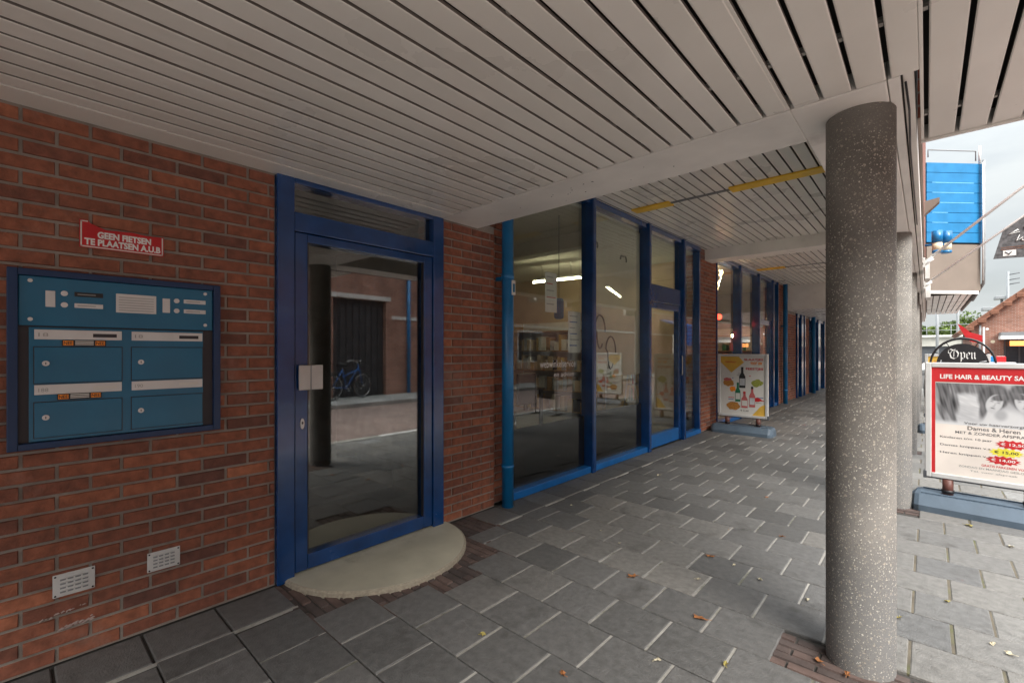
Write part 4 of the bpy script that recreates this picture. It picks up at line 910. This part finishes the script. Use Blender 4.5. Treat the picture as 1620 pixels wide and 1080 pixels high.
# ---- blue wall lamp, bracket
t = thing('wall_lamp', 'blue cylindrical wall lamp with cream glass on the outer wall beside the flagpoles', 'lamp', (0, 8.0, 2.72))
q = MB(); q.tube([(-.02, 0, .02), (.10, 0, .02), (.188, .11, .02)], .014, 'cyan_pipe', 8)
for s_ in (-.0, .11): q.tube([(.10+s_*.8, s_, .04), (.10+s_*.8, s_, .19)], .055, 'cyan_pipe', 16); q.tube([(.10+s_*.8, s_, -.09), (.10+s_*.8, s_, -.06)], .052, 'cyan_pipe', 16); q.tube([(.10+s_*.8, s_, -.08), (.10+s_*.8, s_, .1)], .01, 'cyan_pipe', 6)
q.build('housing', t)
q = MB()
for s_ in (0, .11): q.tube([(.10+s_*.8, s_, -.06), (.10+s_*.8, s_, .04)], .05, 'lamp_glass', 16)
q.build('shade', t)
t_ = MB(); t_.prism([(-.03, 2.95), (-.03, 2.80), (.1, 2.93), (.1, 2.97)], 6.5, 6.62, 'y', 'soffit'); o = t_.build('wall_bracket'); o['label'] = 'brown wedge bracket on the outer wall above the blue lamp'; o['category'] = 'bracket'
# ---- far balcony with blue planks
bal = thing('far_balcony', 'blue planked balcony with angled end jutting from the upper storey down the street', 'balcony', (0, 12.5, 0))
P0, P1 = Vector((0, 0)), Vector((.84, .86)); P2 = Vector((.84, 7.4))
def wallseg(q, a, b, z0, z1, m_, th=.04, out=0):
    d = (b-a).normalized(); nrm = Vector((d.y, -d.x)); a_ = a+nrm*out; b_ = b+nrm*out; c = b_-nrm*th; e = a_-nrm*th
    q.add([(a_.x, a_.y, z0), (b_.x, b_.y, z0), (c.x, c.y, z0), (e.x, e.y, z0), (a_.x, a_.y, z1), (b_.x, b_.y, z1), (c.x, c.y, z1), (e.x, e.y, z1)],
          [(0, 1, 2, 3), (4, 5, 6, 7), (0, 1, 5, 4), (1, 2, 6, 5), (2, 3, 7, 6), (3, 0, 4, 7)], m_)
q = MB()
for k in range(8):
    z = 3.58+k*.203; wallseg(q, P0, P1, z, z+.193, 'plank_blue'); wallseg(q, P1, P2, z, z+.193, 'plank_blue')
q.build('planks', bal)
q = MB(); wallseg(q, P0, P1, 3.55, 5.2, 'dark_metal', .02, -.045); wallseg(q, P1, P2, 3.55, 5.2, 'dark_metal', .02, -.045)
for k in range(1, 7):
    z = 3.58+k*.203; f = .75 if k > 3 else .28; A_ = P0+(P1-P0)*.1; wallseg(q, A_, P0+(P1-P0)*(.1+f), z-.009, z-.001, 'plank_light', .01, .002)
q.build('backing', bal)
q = MB(); wallseg(q, P0, P1*.97, 2.6, 3.54, 'soffit'); wallseg(q, P1*.97, Vector((.815, 7.4)), 2.6, 3.54, 'soffit'); q.build('lower_panel', bal)
q = MB(); wallseg(q, P0, P1*.93, 2.535, 2.598, 'beam_paint', .05, .004); q.build('edge_trim', bal)
q = MB(); q.tube([(.86, .80, 5.25), (.86, .80, 3.2), (.855, .83, 2.75), (.72, 1.3, 2.45)], .028, 'grey_metal', 10); q.tube([(.845, .76, 5.2), (.845, .76, 2.8)], .012, 'white', 8); q.build('rain_pipe', bal)
q = MB(); q.tube([(.02, .02, 5.3), (.02, .02, 5.45), (.74, .76, 5.45), (.74, .76, 5.25)], .012, 'grey_metal', 6); q.tube([(.80, .80, 5.2), (.80, .80, 5.55)], .02, 'white', 8); q.build('railing', bal)

# ---- fallen leaves
def leaf(x, y, m_, s_):
    q = MB(); n = 9; pts = []
    for i in range(n):
        a = 2*math.pi*i/n; r = s_*(1 if i % 2 == 0 else .55)*random.uniform(.8, 1.2); pts.append((r*math.cos(a), r*.7*math.sin(a), .004+random.uniform(0, .012)))
    q.add([(0, 0, .004)]+pts, [(0, i+1, (i+1) % n+1) for i in range(n)], m_); q.tube([(0, 0, .005), (s_*1.4, s_*.3, .008)], .0012, m_, 4)
    o = q.build('fallen_leaf'); o.location = (x, y, 0); o.rotation_euler = (0, 0, random.random()*6.3)
    o['label'] = {'leaf_brown': 'small brown dry leaf lying on the grey paving', 'leaf_yellow': 'small yellow leaf lying on the grey paving', 'leaf_pale': 'small pale dry leaf lying on the grey paving'}[m_]
    o['category'] = 'leaf'; o['group'] = {'leaf_brown': 'brown leaves on the paving', 'leaf_yellow': 'yellow leaves on the paving', 'leaf_pale': 'pale leaves on the paving'}[m_]
import math as _m
def gp(px, py):
    u = (px-810)/720; v = (555-py)/720; a = R(42.34); t = -CAMZ/v
    return t*(-math.sin(a)+u*math.cos(a)), t*(math.cos(a)+u*math.sin(a))
for px, py, m_, s_ in ((1003, 912, 'leaf_brown', .035), (1107, 978, 'leaf_brown', .04), (1122, 880, 'leaf_brown', .03), (1040, 1045, 'leaf_pale', .02), (1278, 950, 'leaf_pale', .02), (890, 1067, 'leaf_brown', .02), (1105, 917, 'leaf_pale', .018),
    (765, 1005, 'leaf_yellow', .018), (1148, 1052, 'leaf_yellow', .018), (1203, 918, 'leaf_pale', .016), (1161, 895, 'leaf_pale', .014), (1296, 1047, 'leaf_brown', .022),
    (1340, 1068, 'leaf_brown', .02), (1422, 978, 'leaf_yellow', .018), (1498, 952, 'leaf_yellow', .018), (1597, 1036, 'leaf_pale', .02), (1570, 1020, 'leaf_pale', .016), (1533, 832, 'leaf_yellow', .03), (1600, 865, 'leaf_pale', .025), (1236, 849, 'leaf_brown', .02), (1213, 787, 'leaf_brown', .025), (1043, 752, 'leaf_pale', .04), (980, 860, 'leaf_pale', .014), (951, 840, 'leaf_pale', .012), (905, 800, 'leaf_pale', .014)):
    x, y = gp(px, py); leaf(x, y, m_, s_)

# ---- bicycles
def bicycle(label, loc, rz, col='bike_blue'):
    t = thing('bicycle', label, 'bicycle', loc, rz, 'parked bicycles')
    for cx in (-.52, .52):
        q = MB(); q.tube([(cx+.33*math.cos(R(a)), 0, .345+.33*math.sin(R(a))) for a in range(0, 361, 12)], .017, 'rubber', 8, False); q.build('tyre', t)
        q = MB(); q.tube([(cx+.305*math.cos(R(a)), 0, .345+.305*math.sin(R(a))) for a in range(0, 361, 12)], .009, 'chrome', 6, False); q.tube([(cx, -.05, .345), (cx, .05, .345)], .02, 'chrome', 8)
        for a in range(0, 360, 20): q.tube([(cx, 0, .345), (cx+.3*math.cos(R(a)), 0, .345+.3*math.sin(R(a)))], .0018, 'chrome', 4)
        q.build('rim', t)
        q = MB(); q.tube([(cx+.365*math.cos(R(a)), 0, .345+.365*math.sin(R(a))) for a in range(20, 180, 12)], .012, 'black', 6); q.build('mudguard', t)
    q = MB(); h = (.36, 0, .85); bb = (-.05, 0, .3); st = (-.2, 0, .8)
    for a, b in ((bb, h), ((.34, 0, .78), (-.17, 0, .62)), (bb, st), (bb, (-.52, 0, .345)), (st, (-.52, 0, .345)), ((.34, 0, .95), (.52, 0, .345))): q.tube([a, b], .016, col, 8)
    q.build('frame', t)
    q = MB(); q.tube([(.34, 0, .93), (.31, 0, 1.03)], .013, 'chrome', 8); q.tube([(.16, -.27, 1.0), (.28, -.2, 1.04), (.31, 0, 1.03), (.28, .2, 1.04), (.16, .27, 1.0)], .012, 'chrome', 8); q.build('handlebar', t)
    q = MB(); q.tube([(-.36, 0, .93), (-.3, 0, .935), (-.15, 0, .93), (-.06, 0, .925)], [.05, .075, .045, .02], 'black', 10); q.tube([st, (-.22, 0, .92)], .012, 'chrome', 8); q.build('saddle', t)
    q = MB(); q.box((-.8, -.07, .73), (-.35, .07, .745), 'black'); q.tube([(-.75, 0, .73), (-.52, 0, .345)], .007, 'black', 6); q.build('rack', t)
    q = MB(); q.tube([(-.05, -.06, .3), (-.05, .06, .3)], .015, 'chrome', 8); q.tube([(-.05+.09*math.cos(R(a)), .05, .3+.09*math.sin(R(a))) for a in range(0, 361, 30)], .005, 'chrome', 6, False); q.tube([(-.05, .07, .3), (.08, .07, .2), (.08, .13, .2)], .009, 'black', 6); q.build('crank', t)
    return t
bk = bicycle('blue bicycle parked by the dark garage door across the street', (5.85, 6.1, .07), R(75))
dup(bk, (.45, 14.2, 0), R(70), 'bicycle parked outside the arcade behind the salon sign'); dup(bk, (.1, 17.6, -.01), R(80), 'farthest bicycle parked under the distant canopy')

# ================================================================ opposite side of the street
O = thing('opposite_building', 'brick building across the street with garage door, white lintels and blue downpipe', 'building', (6.3, 0, 0))
q = MB()
q.box((0, -12, 0), (.3, 5.9, 4.0), 'brick_opp'); q.box((0, 5.9, 2.85), (.3, 7.55, 4.0), 'brick_opp'); q.box((0, 7.55, 0), (.3, 32, 4.0), 'brick_opp'); q.box((.3, -12, 0), (8, 32, 4.0), 'brick_opp'); q.build('wall', O)
q = MB(); q.box((.15, 5.9, 0), (.2, 7.55, 2.85), 'garage')
for k in range(8): q.box((.13, 5.95+k*.2, .05), (.15, 6.1+k*.2, 2.8), 'garage')
q.build('garage_door', O)
for a_, b_, c_, d_ in ((5.75, 7.7, 2.86, 2.98), (-12, 5.7, 2.32, 2.42), (7.75, 32, 2.32, 2.42)): q = MB(); q.bbox((-.03, a_, c_), (.02, b_, d_), 'white_band'); q.build('lintel_band', O)
q = MB(); q.tube([(-.08, 8.3, .07), (-.08, 8.3, 3.9)], .055, 'cyan_pipe', 14); q.build('downpipe', O)
for y in (-9, -5, -1, 2.5, 10, 13.5, 17):
    q = MB(); q.bbox((-.02, y, .9), (.01, y+1.6, 2.2), 'white', .01); f = q.build('window', O); q = MB(); q.box((-.03, y+.08, .98), (-.021, y+.76, 2.12), 'window_dark'); q.box((-.03, y+.84, .98), (-.021, y+1.52, 2.12), 'window_dark'); q.build('pane', f)
q = MB(); q.prism([(-.12, 4.0), (8.4, 4.0), (8.4, 4.2), (-.12, 4.2)], -12.3, 32.3, 'y', 'roof_tile'); q.build('roof', O)
q = MB(); q.prism([(-1.0, 1.7), (-1.0, 3.0), (-.03, 3.3), (-.03, 3.2), (-.96, 2.9), (-.96, 1.7)], 26.5, 29.5, 'y', 'cloth_blue'); q.build('awning', O)

# ================================================================ far background
H1 = thing('gabled_house', 'brick gabled building with tiled roof edge and shopfront canopy at the end of the street', 'building', (0, 34, 0))
q = MB(); q.prism([(1.75, 0), (13, 0), (13, 3.3), (7.8, 8.0), (1.75, 2.55)], 0, 8, 'y', 'brick_y'); q.build('wall', H1)
q = MB(); q.prism([(1.35, 2.2), (7.8, 8.02), (7.8, 8.3), (1.2, 2.36)], -.25, 8.2, 'y', 'roof_tile'); q.prism([(7.8, 8.02), (13.3, 3.05), (13.4, 3.3), (7.8, 8.3)], -.25, 8.2, 'y', 'roof_tile')
for k in range(14): x = 1.5+k*.45; z = 2.62+k*.405; q.bbox((x, -.28, z-.2), (x+.32, -.1, z+.03), 'roof_tile', .03)
q.build('roof', H1)
q = MB(); q.box((2.7, -1.2, 1.95), (13, -.02, 2.12), 'white'); q.box((2.72, -1.19, 2.12), (13, -.02, 2.3), 'grey_metal'); q.build('canopy', H1)
q = MB(); q.box((2.9, -.03, .0), (12, -.015, 1.93), 'window_dark'); q.box((3.0, -1.21, 1.62), (3.55, -1.17, 1.86), 'awning_lit')
for k in range(12): q.box((2.9+k*.5, -.05, 0), (2.96+k*.5, -.031, 1.93), 'dark_metal')
q.build('shopfront', H1)
q = MB(); q.tube([(2.05, -.1, 0), (2.05, -.1, 2.7)], .05, 'grey_metal', 8); q.tube([(2.3, -.15, 2.5), (2.3, -.3, 2.5)], .06, 'white', 8); q.tube([(2.5, -.15, 1.85), (2.5, -.3, 1.85)], .08, 'lamp_glass', 8); q.build('downpipe', H1)
for k, (x, y, c, l_) in enumerate(((2.55, 31.0, 'red', 'red crate on a market table below the distant shop canopy'), (2.2, 31.1, 'plank_blue', 'blue crate on a market table below the distant shop canopy'))):
    q = MB(); q.bbox((x-.16, y-.15, .85), (x+.16, y+.15, 1.12), c, .03); q.box((x-.13, y-.12, 1.125), (x+.13, y+.12, 1.14), 'paper'); o = q.build('crate'); o['label'] = l_; o['category'] = 'crate'
t = thing('market_table', 'low trestle table under the coloured crates at the end of the street', 'table', (2.4, 31, 0)); q = MB(); q.bbox((-.6, -.35, .8), (.6, .35, .848), 'white'); q.build('table_top', t)
for a in (-.5, .5):
    q = MB(); q.tube([(a, -.3, 0), (a, .3, .8)], .02, 'dark_metal', 6); q.tube([(a, .3, 0), (a, -.3, .8)], .02, 'dark_metal', 6); q.build('trestle', t)
# railway embankment wall with platform roofs
t = thing('viaduct', 'pale concrete railway viaduct wall across the end of the street', 'viaduct', (0, 70, 0))
q = MB(); q.box((-30, 0, 1.9), (40, 6, 3.1), 'concrete'); q.box((-30, -.3, 2.95), (40, -.01, 3.15), 'white_band'); q.build('parapet', t)
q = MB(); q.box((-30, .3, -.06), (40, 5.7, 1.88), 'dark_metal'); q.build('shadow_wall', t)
q = MB()
for k in range(36): q.tube([(-30+2*k, .2, 3.1), (-30+2*k, .2, 4.3)], .04, 'grey_metal', 5)
for z in (3.7, 4.3): q.tube([(-30, .2, z), (40, .2, z)], .03, 'grey_metal', 5)
q.build('railing', t)
for k, (x, y, z, l_) in enumerate(((7.5, 78, 7.4, 'upper dark flat platform roof seen above the viaduct'), (6.2, 74, 5.9, 'lower dark flat platform roof seen above the viaduct'))):
    t = thing('platform_roof', l_, 'platform roof', (x, y, 0)); q = MB(); q.bbox((-1.6, -1, z), (3.5, 1, z+.35), 'grey_metal', .05); q.build('roof_slab', t)
    for a in (-1, 2.5): q = MB(); q.tube([(a, 0, 0), (a, 0, z)], .12, 'grey_metal', 8); q.build('post', t)
for k, (x, y, h_, l_) in enumerate(((.85, 68, 7.0, 'dark catenary mast with short arms nearest the arcade columns'), (2.6, 72, 8.5, 'slim grey catenary mast rising over the trees'), (6.9, 77, 10.5, 'tall grey catenary mast above the platform roofs'))):
    q = MB(); q.tube([(0, 0, 0), (0, 0, h_)], .13, 'grey_metal', 8)
    for z in (h_-.4, h_-1.0, h_-1.5): q.tube([(0, 0, z), (.9, 0, z+.15)], .06, 'dark_metal', 6)
    o = q.build('catenary_mast'); o.location = (x, y, 0); o['label'] = l_; o['category'] = 'mast'; o['group'] = 'masts along the railway'
def tree(x, y, h_, r, label):
    t = thing('tree', label, 'tree', (x, y, 0), 0, 'trees beyond the viaduct')
    q = MB(); q.tube([(0, 0, 0), (.1, 0, h_*.35), (0, .1, h_*.6)], [.3, .22, .12], 'bark', 8)
    for k in range(6): a = k*1.05; q.tube([(0, 0, h_*.45), (math.cos(a)*r*.6, math.sin(a)*r*.6, h_*.75)], [.12, .03], 'bark', 5)
    q.build('trunk', t)
    q = MB()
    cl = [(random.gauss(0, r*.42), random.gauss(0, r*.42), h_*.72+random.gauss(0, h_*.12), random.uniform(.3, .6)*r) for _ in range(16)]
    for (cx, cy, cz, cr) in cl:
        tn = random.uniform(.1, .9)
        for _ in range(150):
            d = Vector((random.gauss(0, 1), random.gauss(0, 1), random.gauss(0, 1))).normalized()*cr*random.uniform(.6, 1.05); p = Vector((cx, cy, cz))+d
            a = Vector((random.gauss(0, 1), random.gauss(0, 1), random.gauss(0, 1))).normalized()*.16; b = a.cross(Vector((random.random(), random.random(), random.random()))).normalized()*.12
            q.add([p-a, p+b, p+a, p-b], [(0, 1, 2, 3)], 'leafgreen', min(1, max(0, tn+random.gauss(0, .15))))
    q.build('crown', t, fixn=False)
tree(4.3, 84, 5.6, 2.2, 'bright green bushy tree to the right beyond the viaduct'); tree(1.8, 84, 4.8, 1.8, 'smaller dark green tree beyond the viaduct'); tree(-1, 86, 4.6, 2.2, 'low green tree partly behind the arcade columns')
# red flag
t = thing('flag', 'red pennant flag on a thin pole above the round topped sign', 'flag', (1.03, 16, 0))
q = MB(); q.tube([(0, 0, 0), (0, 0, 1.95)], .02, 'white', 8); q.build('pole', t)
q = MB(); pts = [(0, 1.62), (-.05, 1.56), (-.22, 1.6), (-.32, 1.72), (-.4, 1.9), (-.46, 2.06), (-.36, 1.98), (-.24, 1.84), (-.1, 1.78), (0, 1.74)]; q.prism([(a, b) for a, b in pts], -.006, .006, 'y', 'red'); q.build('cloth', t)
